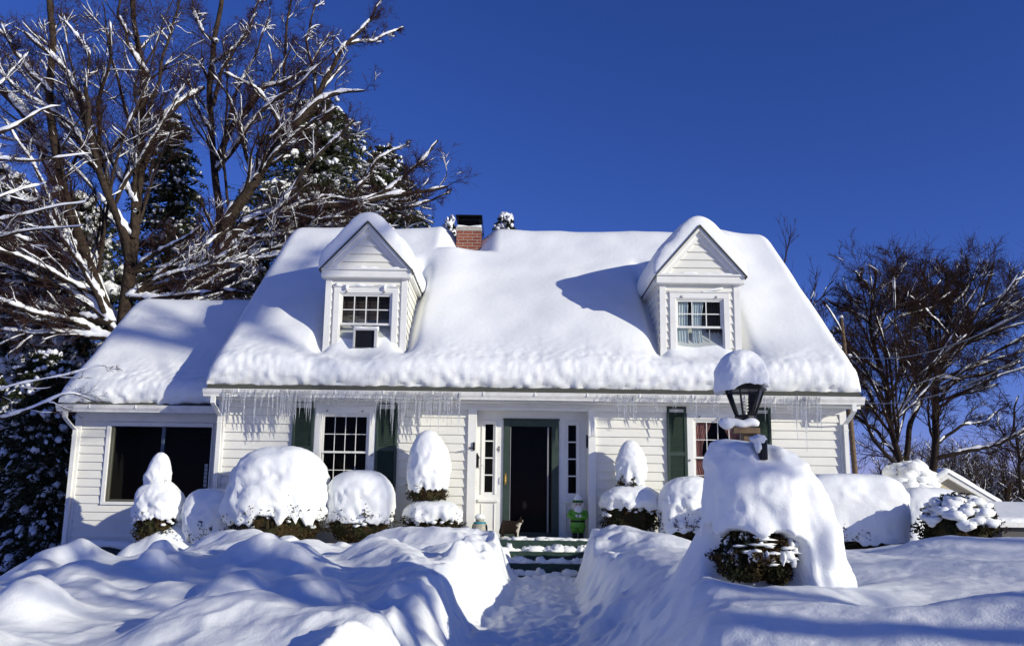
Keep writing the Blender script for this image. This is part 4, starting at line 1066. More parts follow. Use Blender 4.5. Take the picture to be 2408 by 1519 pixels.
def shrub(name, label, cat, Y, box, rim, **k):
    """box = (u0, u1, v_top, v_bottom) at depth Y, rim = v of the lower edge of the snow"""
    u0, u1, vt, vb = box
    x0, x1 = W(u0, (vt+vb)/2, Y)[0], W(u1, (vt+vb)/2, Y)[0]
    um = (u0+u1)/2; zt, zb, zr = W(um, vt, Y)[1], W(um, vb, Y)[1], W(um, rim, Y)[1]
    cx, rx = (x0+x1)/2, (x1-x0)/2; ry = rx*k.get('deep', 0.9)
    root = thing(name, label, cat, (cx, Y, zb-0.1), k.get('group'))
    seed = k.get('seed', 1)
    fz0 = zb-0.12; fzt = zr+0.10*(zt-zr)+0.12
    fr_ = k.get('fr', 0.97)
    foliage(root, (cx, Y, (fz0+fzt)/2), (rx*fr_, ry*fr_, (fzt-fz0)/2*1.15), k.get('nl', 2600), k.get('ls', 0.022), seed)
    v, f = cap_mesh(cx, Y, zr, zt, rx, ry, k.get('p', 2.6), k.get('q', 2.4), k.get('jag', 0.06), k.get('amp', 0.04), seed=seed*3.7, drip=k.get('drip', 0.0), lean=k.get('lean', (0, 0)))
    mesh_obj('snow_cap', v, f, snow, root)
    rgs = np.random.default_rng(seed+90); n_ = k.get('pk', 900); ph_ = rgs.random(n_)*6.283; up_ = rgs.random(n_)**2.2
    pz_ = zr-0.04+up_*(zt-zr)*0.55; msk = fbm(np.cos(ph_)*5+seed, np.sin(ph_)*5, pz_*6, 2) > 0.12+0.5*up_
    pl_ = (np.abs(np.cos(ph_))**2.6+np.abs(np.sin(ph_))**2.6)**(-1/2.6)*(1.01-0.10*up_)
    PP = np.stack([cx+rx*pl_*np.cos(ph_), Y+ry*pl_*np.sin(ph_), pz_], 1)[msk]
    if len(PP) > 3:
        v2, f2 = leaf_cloud(PP, 0.022, rgs); mesh_obj('poking_twigs', v2, f2, yew, root, False)
    if k.get('tuft', 14): tufts(root, (cx, Y, (zr+zb)/2), (rx*0.93, ry*0.93, max(0.05, (zr-zb)/2)), k.get('tuft', 14), seed+50)
    return root, (cx, Y, rx, ry, zt, zr, zb)

shrub('rounded_shrub', 'largest rounded foundation shrub under a great dome of snow, left of the window', 'shrub', -1.0, (545, 770, 1050, 1272), 1192, q=2.5, drip=0.24, seed=2, amp=0.06, nl=5000, tuft=26)
shrub('rounded_shrub', 'squat rounded shrub with a thick snow cap under the left ground floor window', 'shrub', -0.85, (768, 926, 1106, 1258), 1208, q=2.8, seed=3, nl=2500)
shrub('clipped_shrub', 'small boxy shrub with snow running down in drips beside the largest dome', 'shrub', -0.7, (440, 552, 1148, 1268), 1238, q=3.2, p=3.2, drip=0.16, seed=4, nl=2500)
# low sloping shrub beside the wing
shrub('low_shrub', 'low spreading shrub half buried in snow at the foot of the wing window', 'shrub', -0.6, (392, 448, 1205, 1285), 1252, q=2.2, seed=5, nl=1200, tuft=5)
shrub('rounded_shrub', 'snow covered round shrub below the pink curtained window, left of the lamp mound', 'shrub', -0.9, (1549, 1684, 1120, 1255), 1232, q=2.8, seed=6, nl=2500, amp=0.06)
# topiaries
def topiary(label, Y, cap, rimc, fol, lower, riml, seed, lean=0.0, q1=2.1):
    u0, u1, vt, vb = cap
    x0, x1 = W(u0, (vt+vb)/2, Y)[0], W(u1, (vt+vb)/2, Y)[0]; um = (u0+u1)/2; cx, rx = (x0+x1)/2, (x1-x0)/2
    zt, zr = W(um, vt, Y)[1], W(um, rimc, Y)[1]
    U0, U1, VT, VB = lower; X0, X1 = W(U0, VT, Y)[0], W(U1, VT, Y)[0]; cx2, rx2 = (X0+X1)/2, (X1-X0)/2
    z2t, z2r, z2b = W(um, VT, Y)[1], W(um, riml, Y)[1], W(um, VB, Y)[1]
    root = thing('topiary', label, 'topiary shrub', (cx2, Y, z2b-0.1), 'two tiered topiaries along the front wall')
    zf = W(um, fol, Y)[1]
    MB().tube([(cx, Y, zf+0.1), (cx2, Y, z2b-0.25)], [0.03, 0.045], 8).build('stem', bark, root, True)
    foliage(root, (cx, Y, (zf+zr)/2+0.05), (rx*0.86, rx*0.86, (zr-zf)/2+0.12), 2600, 0.022, seed, name='upper_foliage')
    v, f = cap_mesh(cx, Y, zr, zt, rx, rx*0.9, 2.1, q1, 0.06, 0.035, seed=seed*1.9, drip=0.05); mesh_obj('upper_snow', v, f, snow, root)
    foliage(root, (cx2, Y, (z2r+z2b)/2), (rx2*0.93, rx2*0.8, (z2t-z2b)/2), 3600, 0.024, seed+1, name='lower_foliage')
    v, f = cap_mesh(cx2, Y, z2r, z2t, rx2, rx2*0.85, 2.3, 2.1, 0.07, 0.05, seed=seed*2.9, drip=0.06); mesh_obj('lower_snow', v, f, snow, root)
    tufts(root, (cx2, Y, (z2r+z2b)/2), (rx2*0.95, rx2*0.85, (z2r-z2b)/2+0.03), 22, seed+7)
topiary('topiary with two snow capped balls standing before the big wing window', -0.75, (348, 403, 1062, 1152), 1138, 1160, (323, 432, 1127, 1255), 1205, 31)
topiary('topiary with the tallest cone of snow, left of the front door', -0.55, (956, 1058, 1010, 1158), 1138, 1190, (948, 1090, 1172, 1240), 1218, 33, q1=2.0)
topiary('narrow topiary with a slim snow cone, right of the front door', -0.40, (1450, 1515, 1036, 1140), 1125, 1150, (1413, 1552, 1140, 1238), 1190, 35, q1=2.1)

# hedges at the right
def hedge_box(label, Y, box, rim, seed, deep=1.0, nl=4000, p=5, q=4.2, **k):
    return shrub('clipped_hedge', label, 'hedge', Y, box, rim, p=p, q=q, seed=seed, nl=nl, deep=deep, jag=0.05, amp=0.03, **k)
hedge_box('long box hedge under a thick slab of snow at the right corner of the house', -2.2, (1880, 2122, 1115, 1285), 1238, 41, 0.55, 6000)
hedge_box('pale hedge wholly sheathed in snow behind the bushy shrub', 0.2, (2100, 2262, 1146, 1272), 1268, 42, 0.7, 500, tuft=0, q=3.4)
# bushy shrub with tufts of snow
def tufted(label, Y, box, seed, nt2, s=(0.075, 0.055), nl=5000, bias=0.0):
    u0, u1, vt, vb = box; um = (u0+u1)/2
    x0, x1 = W(u0, vb, Y)[0], W(u1, vb, Y)[0]; zt, zb = W(um, vt, Y)[1], W(um, vb, Y)[1]
    cx, rx = (x0+x1)/2, (x1-x0)/2; rz = (zt-zb)
    root = thing('bushy_shrub', label, 'shrub', (cx, Y, zb-0.05))
    foliage(root, (cx, Y, zb+rz*0.30), (rx*0.95, rx*0.8, rz*0.66), nl, 0.030, seed, m=yew)
    tufts(root, (cx, Y, zb+rz*0.32), (rx, rx*0.85, rz*0.62), nt2, seed+3, s, 'snow_tuft', 0.0)
    mb = MB(); rg = np.random.default_rng(seed)
    for i in range(7):
        a = rg.random()*6.28; mb.tube([(cx, Y, zb-0.1), (cx+0.5*rx*math.cos(a), Y+0.5*rx*math.sin(a), zb+rz*0.3), (cx+0.95*rx*math.cos(a), Y+0.8*rx*math.sin(a), zb+rz*(0.3+0.5*rg.random()))], [0.02, 0.014, 0.006], 6)
    mb.build('stem', bark, root, True)
tufted('bushy evergreen shrub tufted with snow at the right edge of the yard', -3.0, (2168, 2342, 1165, 1268), 51, 60, (0.07, 0.05))
tufted('upright shrub with round lumps of snow, behind the pale hedge', 3.0, (2095, 2190, 1088, 1190), 53, 42, (0.13, 0.11))
# ------------------------------------------------------------------ lamp post and its shrub
YL = -7.75
lx, lz0 = W(1757, 983, YL)
lamp = thing('lamp_post', 'black lantern on a wooden post heaped with snow, rising from the mound', 'lamp post', (lx, YL, -0.3))
ztop = W(1752, 918, YL)[1]; rt, rb = 0.150, 0.073
mb = MB(); N = 6
def hexp(r, z, k, off=0.0): q = math.pi*2*k/N+off; return (lx-0.012+r*math.cos(q)-0.004*(z-lz0)*0, YL+r*math.sin(q), z)
for k in range(N):
    mb.tube([hexp(rb, lz0+0.01, k), hexp(rt, ztop, k)], [0.0085, 0.0085], 6)
    for z, r in ((lz0+0.012, rb), (ztop, rt)): mb.tube([hexp(r, z, k), hexp(r, z, k+1)], [0.010, 0.010], 6)
mb.lathe([(0.0, 0), (0.03, 0.0), (0.085, 0.02), (0.085, 0.03), (0.0, 0.03)], (lx-0.012, YL, lz0-0.02), 12)
mb.lathe([(0.0, -0.12), (0.026, -0.12), (0.026, -0.03), (0.045, 0.0), (0.0, 0.0)], (lx-0.012, YL, lz0-0.02), 12)
mb.lathe([(0.17, 0.0), (0.175, 0.012), (0.10, 0.06), (0.03, 0.10), (0.0, 0.10)], (lx-0.012, YL, ztop), 6)
mb.build('lantern_frame', black, lamp)
mb = MB()
for k in range(N): mb.add([hexp(rb, lz0+0.015, k), hexp(rb, lz0+0.015, k+1), hexp(rt, ztop, k+1), hexp(rt, ztop, k)], [(0, 1, 2, 3)])
mb.build('pane', lamp_glass, lamp)
mb = MB(); bx_ = lx-0.012
mb.tube([(bx_+0.02*math.cos(i*1.05), YL+0.02*math.sin(i*1.05), lz0+0.06+i*0.0042) for i in range(19)], 0.0065, 6)
mb.build('bulb', mat('bulb glass', (0.75, 0.75, 0.72), 0.3), lamp, True)
MB().tube([(bx_, YL, lz0+0.0), (bx_, YL, lz0+0.06)], 0.014, 10).build('socket', alu, lamp, True)
v, f = cap_mesh(lx-0.035, YL, W(1745, 912, YL)[1], W(1745, 822, YL)[1], 0.192, 0.18, 2.15, 2.3, 0.012, 0.016, freq=4, seed=61.0, lean=(-0.02, 0), under=0.12)
# slumped to the left
va = np.array(v); sl_ = sstep(lx-0.02, lx-0.22, va[:, 0])*sstep(ztop+0.14, ztop-0.0, va[:, 2]); va[:, 2] -= 0.05*sl_
mesh_obj('snow_cap', va, f, snow, lamp)
# post, crossbar, light sensor
pz1 = lz0-0.10
mb = MB(); mb.bevbox(lx-0.045, lx+0.045, YL-0.045, YL+0.045, -0.3, pz1); mb.build('post', wood, lamp)
ca, cb_ = W(1722, 1012, YL-0.05)[0], W(1784, 1012, YL-0.05)[0]; cz = W(1750, 1013, YL-0.05)[1]
mb = MB(); mb.bevbox(ca, cb_, YL-0.09, YL-0.05, cz-0.022, cz+0.022); mb.build('crossbar', wood, lamp)
mb = MB(); n_ = 16; us = np.linspace(1692, 1784, n_); vs_ = 992+np.array([-2+6*math.sin(i*0.5) if i < 5 else 3+2.5*math.sin(i*0.9) for i in range(n_)])
P_ = [(W(u, v, YL-0.06)[0], YL-0.06, W(u, v, YL-0.06)[1]) for u, v in zip(us, vs_)]
mb.tube(P_, [0.022, 0.035, 0.045, 0.048, 0.042, 0.034, 0.032, 0.033, 0.034, 0.032, 0.031, 0.034, 0.036, 0.034, 0.030, 0.018], 12); mb.build('crossbar_snow', snow, lamp, True)
YS = YL-0.42
sx_, sz_ = W(1793, 1053, YS)
mb = MB(); mb.bevbox(sx_-0.028, sx_+0.028, YS-0.04, YS+0.06, sz_-0.085, sz_+0.07, 0.012); mb.tube([(sx_-0.02, YS, sz_+0.05), (lx, YL-0.02, sz_+0.06)], 0.014, 8)
mb.build('light_sensor', black, lamp)
mb = MB(); mb.blob((sx_-0.028, YS-0.01, sz_+0.06), (0.055, 0.05, 0.035), 14, 9, 0.3, 3, 4); mb.blob((sx_-0.04, YS-0.03, sz_+0.01), (0.024, 0.03, 0.045), 14, 9, 0.3, 3, 7); mb.build('sensor_snow', snow, lamp, True)

# the snow-loaded shrub around the post: a lofted mound
YM = -7.95
ml = thing('lamp_shrub', 'dark evergreen shrub bowed under a tall mound of snow round the lamp post', 'shrub', (W(1790, 1300, YM)[0], YM, -0.15))
lev = [(1034, 1694, 1730, .07), (1040, 1680, 1790, .14), (1052, 1674, 1832, .20), (1068, 1671, 1862, .25), (1095, 1669, 1888, .30), (1140, 1668, 1918, .36), (1185, 1667, 1942, .40), (1235, 1666, 1962, .43), (1280, 1662, 1977, .46), (1325, 1655, 1990, .50), (1362, 1650, 2004, .54), (1440, 1640, 2015, .58)]
nphi = 160
lv = []
for v, a, b, ry_ in lev: x0, z = W(a, v, YM); x1, _ = W(b, v, YM); lv.append((z, x0, x1, ry_))
lv = np.array(lv); tt = np.linspace(0, 1, len(lv)); t2 = np.linspace(0, 1, 90)
zz, xa_, xb_, rym = (np.interp(t2, tt, lv[:, k])[:, None] for k in range(4))
ph = np.linspace(0, 2*math.pi, nphi, endpoint=False)[None, :]
cxm = (xa_+xb_)/2; rxm = (xb_-xa_)/2
pl = (np.abs(np.cos(ph))**2.4+np.abs(np.sin(ph))**2.4)**(-1/2.4)
Zm = zz+0*ph; PH = ph+0*zz
Xm = cxm+rxm*pl*np.cos(PH); Ym = YM+0.05+rym*pl*np.sin(PH)
# the snow stops at a ragged rim over the foliage on the front left; below it the mound is drawn in to the dark heart of the shrub
xl_ = W(1672, 1262, YM)[0]; xr_ = W(1862, 1262, YM)[0]
fr_x = (Xm-xl_)/(xr_-xl_)
jg = 0.045*fbm(Xm*11, Ym*11, 0.5, 2)+0.045*billow(Xm*8, Ym*8, 1.5, 1)
zrim = W(1680, 1248, YM)[1]-0.05*np.clip(fr_x, 0, 1)-0.07*np.clip(fr_x-0.6, 0, 1)+jg
openx = sstep(1.06, 0.96, fr_x)*(np.sin(PH) < 0.15)
below = np.clip(zrim-Zm, 0, 9); k_ = openx*sstep(0.0, 0.035, below)
Xm = Xm+(cxm-0.10-Xm)*0.34*k_; Ym = Ym+(YM+0.1-Ym)*0.55*k_
nn = 0.045*fbm(Xm*2.3, Ym*2.3, Zm*2.3, 3)+0.018*billow(Xm*6, Ym*6, Zm*4, 2)+0.004*fbm(Xm*18, Ym*18, Zm*18, 2)
gx_ = W(1868, 1200, YM)[0]; groove = 0.07*np.exp(-((Xm-gx_+0.10*(Zm-0.5))/0.08)**2)*(np.sin(PH) < 0)*sstep(1.0, 0.6, Zm)
notch = 0.10*np.exp(-((Xm-W(1790, 1060, YM)[0])/0.06)**2-((Zm-W(1790, 1062, YM)[1])/0.06)**2)*(np.sin(PH) < 0)
Xm = Xm+nn*np.cos(PH); Ym = Ym+nn*np.sin(PH)+groove+notch
v = np.stack([Xm, Ym, Zm], -1).reshape(-1, 3); v = np.vstack([v, [[float(cxm[0, 0]), YM+0.05, float(zz[0, 0]+0.012)]]])
f = [tuple(r_) for r_ in grid_faces(90, nphi, True)]+[((i+1) % nphi, i, len(v)-1) for i in range(nphi)]
mesh_obj('snow_mound', v, f, snow, ml)
fx, fz = W(1774, 1303, YM)
foliage(ml, (fx, YM-0.06, fz-0.01), (0.29, 0.31, 0.19), 9000, 0.018, 77, m=yew, shape=0.8, drop=0.3)
rg = np.random.default_rng(8); mb = MB()
for i in range(38):
    a = math.radians(190+135*rg.random()); e = -0.35+1.1*rg.random()
    mb.blob((fx+0.28*math.cos(a)*math.cos(e), YM-0.06+0.31*math.sin(a)*math.cos(e), fz+0.20*math.sin(e)), (0.012+0.075*rg.random()**2, 0.012+0.03*rg.random(), 0.010+0.038*rg.random()**2), 8, 6, 0.5, 3, i)
mb.build('snow_tuft', snow, ml, True)

# ------------------------------------------------------------------ trees
def tube_batch(P, R, sides):
    N_, K, _ = P.shape
    T = np.zeros_like(P); T[:, 1:-1] = P[:, 2:]-P[:, :-2]; T[:, 0] = P[:, 1]-P[:, 0]; T[:, -1] = P[:, -1]-P[:, -2]
    T /= np.linalg.norm(T, axis=2, keepdims=True)+1e-9
    mean = T.mean(1); ref = np.where(np.abs(mean[:, 2:3]) < 0.9, np.array([[0, 0, 1.0]]), np.array([[1.0, 0, 0]]))[:, None, :]
    A = np.cross(T, np.broadcast_to(ref, T.shape)); A /= np.linalg.norm(A, axis=2, keepdims=True)+1e-9; B = np.cross(T, A)
    q = np.arange(sides)*2*math.pi/sides
    v = P[:, :, None, :]+R[:, :, None, None]*(np.cos(q)[None, None, :, None]*A[:, :, None, :]+np.sin(q)[None, None, :, None]*B[:, :, None, :])
    base = (np.arange(N_)*K*sides)[:, None, None]; i = np.arange(K-1)[None, :, None]; j = np.arange(sides)[None, None, :]; j2 = (j+1) % sides
    f = np.stack([base+i*sides+j, base+i*sides+j2, base+(i+1)*sides+j2, base+(i+1)*sides+j], -1).reshape(-1, 4)
    return v.reshape(-1, 3), f
def snow_batch(P, R, rg, cover=0.7, extra=0.012, k=1.0, steep=0.30):
    T = np.gradient(P, axis=1); T /= np.linalg.norm(T, axis=2, keepdims=True)+1e-9
    up = np.array([0, 0, 1.0]); n = up-T*T[..., 2:3]; ln = np.linalg.norm(n, axis=2)
    nh = n/(ln[..., None]+1e-6)
    on = sstep(1-cover-0.15, 1-cover+0.15, 0.5+0.5*vnoise(P[..., 0]*2.3, P[..., 1]*2.3, P[..., 2]*2.3+3)*1.6)*sstep(steep, steep+0.2, ln)
    lump_ = 1+0.38*vnoise(P[..., 0]*9, P[..., 1]*9, P[..., 2]*9)+0.15*rg.normal(size=R.shape)
    r = (R*0.92*k+extra)*on*lump_
    C_ = P+nh*(R*0.55+extra*0.8)[..., None]
    r[:, 0] *= 0.6; r[:, -1] = 0
    return C_, r
def resample(pts, n, rg, jit):
    pts = np.array(pts, float); d = np.r_[0, np.cumsum(np.linalg.norm(np.diff(pts[:, :3], axis=0), axis=1))]; t = np.linspace(0, d[-1], n)
    out = np.stack([np.interp(t, d, pts[:, k]) for k in range(pts.shape[1])], 1)
    # smooth corners
    for _ in range(2): out[1:-1] = 0.25*out[:-2]+0.5*out[1:-1]+0.25*out[2:]
    w_ = rg.normal(size=(n, 3)); w_ = 0.25*np.roll(w_, 1, 0)+0.5*w_+0.25*np.roll(w_, -1, 0)
    w_ = 0.3*np.roll(w_, 2, 0)+0.4*w_+0.3*np.roll(w_, -2, 0)
    out[1:-1, :3] += w_[1:-1]*jit*1.3*np.array([1, 1, 0.6])
    return out
def children_of(P, R, L, k, rg, ang, ratio, upb, npt, t0=0.2, rr=0.55, rmin=0.004, curl=0.15):
    N_, K, _ = P.shape
    idx = np.repeat(np.arange(N_), k); n = len(idx)
    t = t0+(1-t0)*rg.random(n)**1.15; ft = t*(K-1); i0 = np.minimum(ft.astype(int), K-2); fr = (ft-i0)[:, None]
    S = P[idx, i0]*(1-fr)+P[idx, i0+1]*fr
    T = P[idx, i0+1]-P[idx, i0]; T /= np.linalg.norm(T, axis=1)[:, None]+1e-9
    rad = R[idx, i0]*(1-fr[:, 0])+R[idx, i0+1]*fr[:, 0]
    perp = np.cross(T, rg.normal(size=(n, 3))); perp /= np.linalg.norm(perp, axis=1)[:, None]+1e-9
    a = ang*(0.6+0.8*rg.random(n))[:, None]
    D = T*np.cos(a)+perp*np.sin(a); D[:, 2] += upb; D /= np.linalg.norm(D, axis=1)[:, None]
    ln = L[idx]*ratio*(0.5+0.8*rg.random(n))*(1.15-0.6*t)
    pts = [S]; d = D.copy(); seg = (ln/(npt-1))[:, None]
    for _ in range(npt-1):
        d = d+rg.normal(size=(n, 3))*curl; d[:, 2] += upb*0.35; d /= np.linalg.norm(d, axis=1)[:, None]
        pts.append(pts[-1]+d*seg)
    C_ = np.stack(pts, 1); r0 = np.maximum(rad*rr, rmin)
    Rr = r0[:, None]*np.linspace(1, 0.3, npt)[None, :]
    return C_, np.maximum(Rr, rmin*0.5), ln
def bare_tree(name, label, limbs, base, seed, levels, mb_=bark, mt=twig_m, snow_k=1.0, cover=0.7, group=None, sides=8, jit=0.04, rmin=0.005, buds=True, snow_extra=0.012, cat='tree', steep=0.30):
    rg = np.random.default_rng(seed)
    root = thing(name, label, cat, base, group)
    NP = 40
    arr = [resample(l, NP, rg, jit) for l in limbs]
    P = np.stack([a[:, :3] for a in arr]); R = np.stack([a[:, 3] for a in arr])
    L = np.linalg.norm(np.diff(P, axis=1), axis=2).sum(1)
    v, f = tube_batch(P, R, sides+2)
    sn = [snow_batch(P, R, rg, cover+0.1, snow_extra*1.5, snow_k, steep)]; SN = [tube_batch(*sn[0], 7)]
    TV = []; cur = (P, R, L); tips = None; BR = [(v, f)]
    for li, (k, ang, ratio, upb, npt, rr, snowy) in enumerate(levels):
        cur = children_of(*cur, k, rg, ang, ratio, upb, npt, 0.15 if li else 0.22, rr, rmin)
        sd = 5 if li == 0 else 3
        vv_, ff_ = tube_batch(cur[0], cur[1], sd)
        (BR if li == 0 else TV).append((vv_, ff_))
        if snowy > 0: SN.append(tube_batch(*snow_batch(cur[0], cur[1], rg, cover*snowy, snow_extra*(1.0 if li == 0 else 0.75), snow_k, steep), 4))
    def join(lst):
        vs2, fs2, o = [], [], 0
        for a, b in lst: vs2.append(a); fs2.append(b+o); o += len(a)
        return np.vstack(vs2), np.vstack(fs2)
    v, f = join(BR); mesh_obj('trunk', v, f, mb_, root)
    if buds:
        tp = cur[0][:, 1:].reshape(-1, 3); tp = tp[rg.random(len(tp)) < 0.12]
        TV.append(leaf_cloud(tp, 0.020, rg, aspect=0.6))
    if TV: v, f = join(TV); mesh_obj('twigs', v, f, mt, root, False)
    v, f = join(SN)
    # drop collapsed rings
    c = v[f]; area = np.linalg.norm(np.cross(c[:, 2]-c[:, 0], c[:, 3]-c[:, 1]), axis=1); f = f[area > 1e-6]
    mesh_obj('branch_snow', v, f, snow_tree, root)
    return root
def limb(pts, Y0, dY, r0, r1):
    """pts: (u, v) list; depth goes from Y0 to Y0+dY; r in view px at that depth"""
    out = []; n = len(pts)
    for i, (u, v) in enumerate(pts):
        t = i/(n-1); Y = Y0+dY*t; x, z = W(u, v, Y); s_ = F_PX/(Y+14)
        out.append((x, Y, z, (r0+(r1-r0)*t)/s_))
    return out
def fan(origins, c, ru, rv, n, Y0, seed, a0=-200, a1=20, r0=3.5, r1=1.2, dY=2.0, k0=0.75):
    rg = np.random.default_rng(seed); out = []
    for i in range(n):
        o = origins[int(rg.integers(len(origins)))]; a = math.radians(a0+(a1-a0)*(i+rg.random())/n); q = k0+(0.97-k0)*rg.random()
        e = (c[0]+ru*q*math.cos(a), c[1]+rv*q*math.sin(a)); dy = dY*rg.normal()
        m1 = (o[0]+(e[0]-o[0])*0.35+14*rg.normal(), o[1]+(e[1]-o[1])*0.42+10*rg.normal()); m2 = (o[0]+(e[0]-o[0])*0.72+8*rg.normal(), o[1]+(e[1]-o[1])*0.74+8*rg.normal())
        out.append(limb([o, m1, m2, e], Y0, dy, r0*(0.7+0.6*rg.random()), r1))
    return out
LV = [(11, 0.65, 0.27, 0.12, 9, 0.36, 0.7), (9, 0.75, 0.62, 0.06, 7, 0.42, 0.15), (6, 0.8, 0.75, 0.04, 6, 0.5, 0.0)]
YA = 6.5
A = [limb([(300, 900), (292, 780), (305, 640), (315, 560), (320, 480), (333, 300), (341, 186), (330, 120), (312, 20), (305, -80)], YA, 0.5, 18, 4),
     limb([(285, 880), (262, 760), (225, 660), (190, 560), (150, 440), (128, 333), (118, 200), (127, 100), (118, 0), (112, -80)], YA+0.2, -1.0, 15, 6),
     limb([(305, 620), (300, 560), (266, 483), (233, 400), (210, 316), (190, 233), (133, 140), (95, 110), (55, 75)], YA, -1.5, 11, 3),
     limb([(275, 800), (230, 690), (180, 560), (130, 430), (90, 330), (50, 262), (-10, 200), (-80, 150)], YA+0.4, 0.8, 13, 8),
     limb([(318, 500), (335, 400), (365, 320), (395, 265), (440, 230), (482, 206)], YA, 1.0, 9, 4),
     limb([(300, 700), (350, 680), (400, 665), (440, 660), (500, 640), (560, 560)], YA, 0.6, 9, 3),
     limb([(210, 320), (205, 200), (215, 130), (150, 50)], YA-1, -0.5, 6, 2),
     limb([(333, 330), (372, 200), (385, 120), (420, 20), (430, -60)], YA, 1.0, 5, 2),
     limb([(120, 220), (60, 160), (20, 90), (-20, 60)], YA-0.7, -0.8, 6, 2),
     limb([(150, 450), (70, 480), (10, 440), (-60, 430)], YA-0.4, -1, 8, 4),
     limb([(235, 700), (130, 640), (60, 600), (-20, 590)], YA, -1.2, 8, 4),
     limb([(268, 800), (180, 760), (90, 740), (-20, 700)], YA, -1.4, 9, 4),
     limb([(345, 180), (300, 110), (280, 30), (285, -50)], YA+0.3, -0.5, 5, 2)]
A += fan([(305, 640), (266, 483), (312, 560), (225, 660), (150, 440), (233, 400), (318, 480)], (190, 300), 300, 330, 14, YA, 73, -190, -10, 5, 1.5, 1.2, 0.55)
A += fan([(285, 800), (240, 700), (200, 600), (262, 760)], (110, 640), 300, 220, 20, YA-0.3, 74, 130, 270, 7, 2, 1.2, 0.5)
A += fan([(300, 700), (292, 780), (305, 640)], (420, 640), 190, 150, 9, YA, 78, -80, 40, 6, 2, 1.0, 0.6)
bare_tree('maple_tree', 'many stemmed bare tree with snow lined limbs rising behind the side wing', A, (A[0][0][0], YA, -1.2), 101, LV, snow_k=0.95, cover=0.75, snow_extra=0.014, rmin=0.005)
YB = 8.5
B = [limb([(440, 760), (470, 680), (500, 610), (540, 520), (600, 430), (650, 350), (700, 290), (745, 240), (800, 216), (858, 214)], YB, -0.5, 21, 2),
     limb([(512, 600), (519, 500), (512, 433), (499, 333), (492, 200), (506, 83), (519, 26), (530, -60)], YB+0.3, 0.4, 10, 5),
     limb([(508, 390), (530, 325), (560, 290), (605, 235), (618, 208), (680, 188), (745, 160)], YB+0.3, -0.8, 8, 3),
     limb([(668, 335), (655, 285), (625, 235), (600, 205), (560, 188), (525, 170)], YB-0.2, -0.8, 6, 2),
     limb([(730, 255), (765, 190), (795, 133), (818, 103), (845, 80), (870, 50), (890, 5)], YB-0.3, 0.4, 7, 2),
     limb([(818, 104), (842, 97), (878, 97), (912, 83), (950, 65)], YB, 0.4, 4, 1.5),
     limb([(540, 600), (600, 540), (669, 476), (705, 413), (762, 350), (835, 283)], YB-0.4, -0.8, 6, 3),
     limb([(600, 420), (685, 326), (742, 280), (792, 253)], YB-0.4, -0.6, 5, 2.5),
     limb([(500, 640), (529, 590), (562, 536), (612, 510), (662, 497), (762, 485), (862, 478), (928, 459), (1021, 446), (1050, 440)], YB-0.5, 0.8, 13, 3),
     limb([(870, 476), (938, 429), (995, 376), (1030, 330)], YB+0.2, 0.5, 5, 2),
     limb([(822, 480), (862, 416), (888, 373), (955, 340)], YB+0.1, 0.3, 5, 2),
     limb([(900, 492), (968, 486), (1028, 466), (1060, 450)], YB, 0.2, 4, 1.5),
     limb([(508, 100), (470, 70), (455, 20), (440, -30)], YB+0.5, 0.4, 4, 2),
     limb([(500, 150), (560, 110), (590, 60), (610, 0)], YB+0.5, 0.4, 4, 2),
     limb([(640, 360), (660, 240), (670, 140), (680, 40), (690, -20)], YB-0.2, 0.6, 5, 2),
     limb([(745, 240), (735, 160), (720, 90), (740, 10)], YB-0.3, 0.6, 5, 2),
     limb([(560, 560), (640, 560), (720, 540), (800, 530)], YB-0.6, 0.5, 6, 2)]
LVB = [(11, 0.65, 0.25, 0.12, 9, 0.36, 0.7), (9, 0.75, 0.64, 0.06, 7, 0.42, 0.15), (6, 0.8, 0.76, 0.04, 6, 0.5, 0.0)]
B += fan([(540, 520), (600, 430), (650, 350), (512, 400), (500, 250)], (640, 260), 270, 250, 9, YB, 75, -160, -20, 4.5, 1.5, 1.2, 0.5)
B += fan([(540, 590), (600, 520), (662, 497), (500, 620)], (700, 560), 330, 190, 9, YB-0.4, 76, -50, 10, 4.5, 1.5, 0.8, 0.6)
bare_tree('maple_tree', 'bare tree with a thick leaning trunk behind the gap between wing and main roof', B, (B[0][0][0], YB, -1.2), 102, LVB, snow_k=0.95, cover=0.72, snow_extra=0.013, rmin=0.005)

# right-hand trees
YC = 15.0
Cc = [limb([(2135, 1180), (2115, 1080), (2095, 1011), (2089, 921), (2065, 855), (2049, 788), (2052, 722), (2059, 639)], YC, 0.3, 8, 3),
      limb([(2075, 880), (2010, 830), (1985, 790), (1960, 770)], YC, -0.5, 4, 2), limb([(2060, 960), (2030, 900), (2000, 890), (1975, 850)], YC, 0.8, 4, 2),
      limb([(2050, 760), (2010, 735), (1965, 718), (1940, 700)], YC, 0.5, 4, 1.5), limb([(2052, 740), (2080, 700), (2100, 650), (2110, 610)], YC, 0.7, 4, 1.5),
      limb([(2092, 940), (2120, 860), (2140, 780), (2150, 700)], YC, -0.8, 4, 1.5), limb([(2130, 1120), (2060, 1040), (2020, 960), (2000, 900)], YC, -1.0, 5, 2),
      limb([(2130, 1100), (2070, 1020), (2000, 970), (1960, 990)], YC, 0.9, 5, 2), limb([(2055, 700), (2030, 660), (2010, 640)], YC, -0.6, 3, 1.3)]
LVC = [(11, 0.6, 0.32, 0.08, 7, 0.40, 0.3), (9, 0.65, 0.60, 0.06, 6, 0.5, 0.03), (8, 0.7, 0.70, 0.04, 5, 0.6, 0.0)]
Cc += fan([(2095, 1000), (2089, 921), (2068, 860), (2055, 800), (2110, 1040)], (2095, 800), 190, 195, 15, YC, 71, k0=0.85)
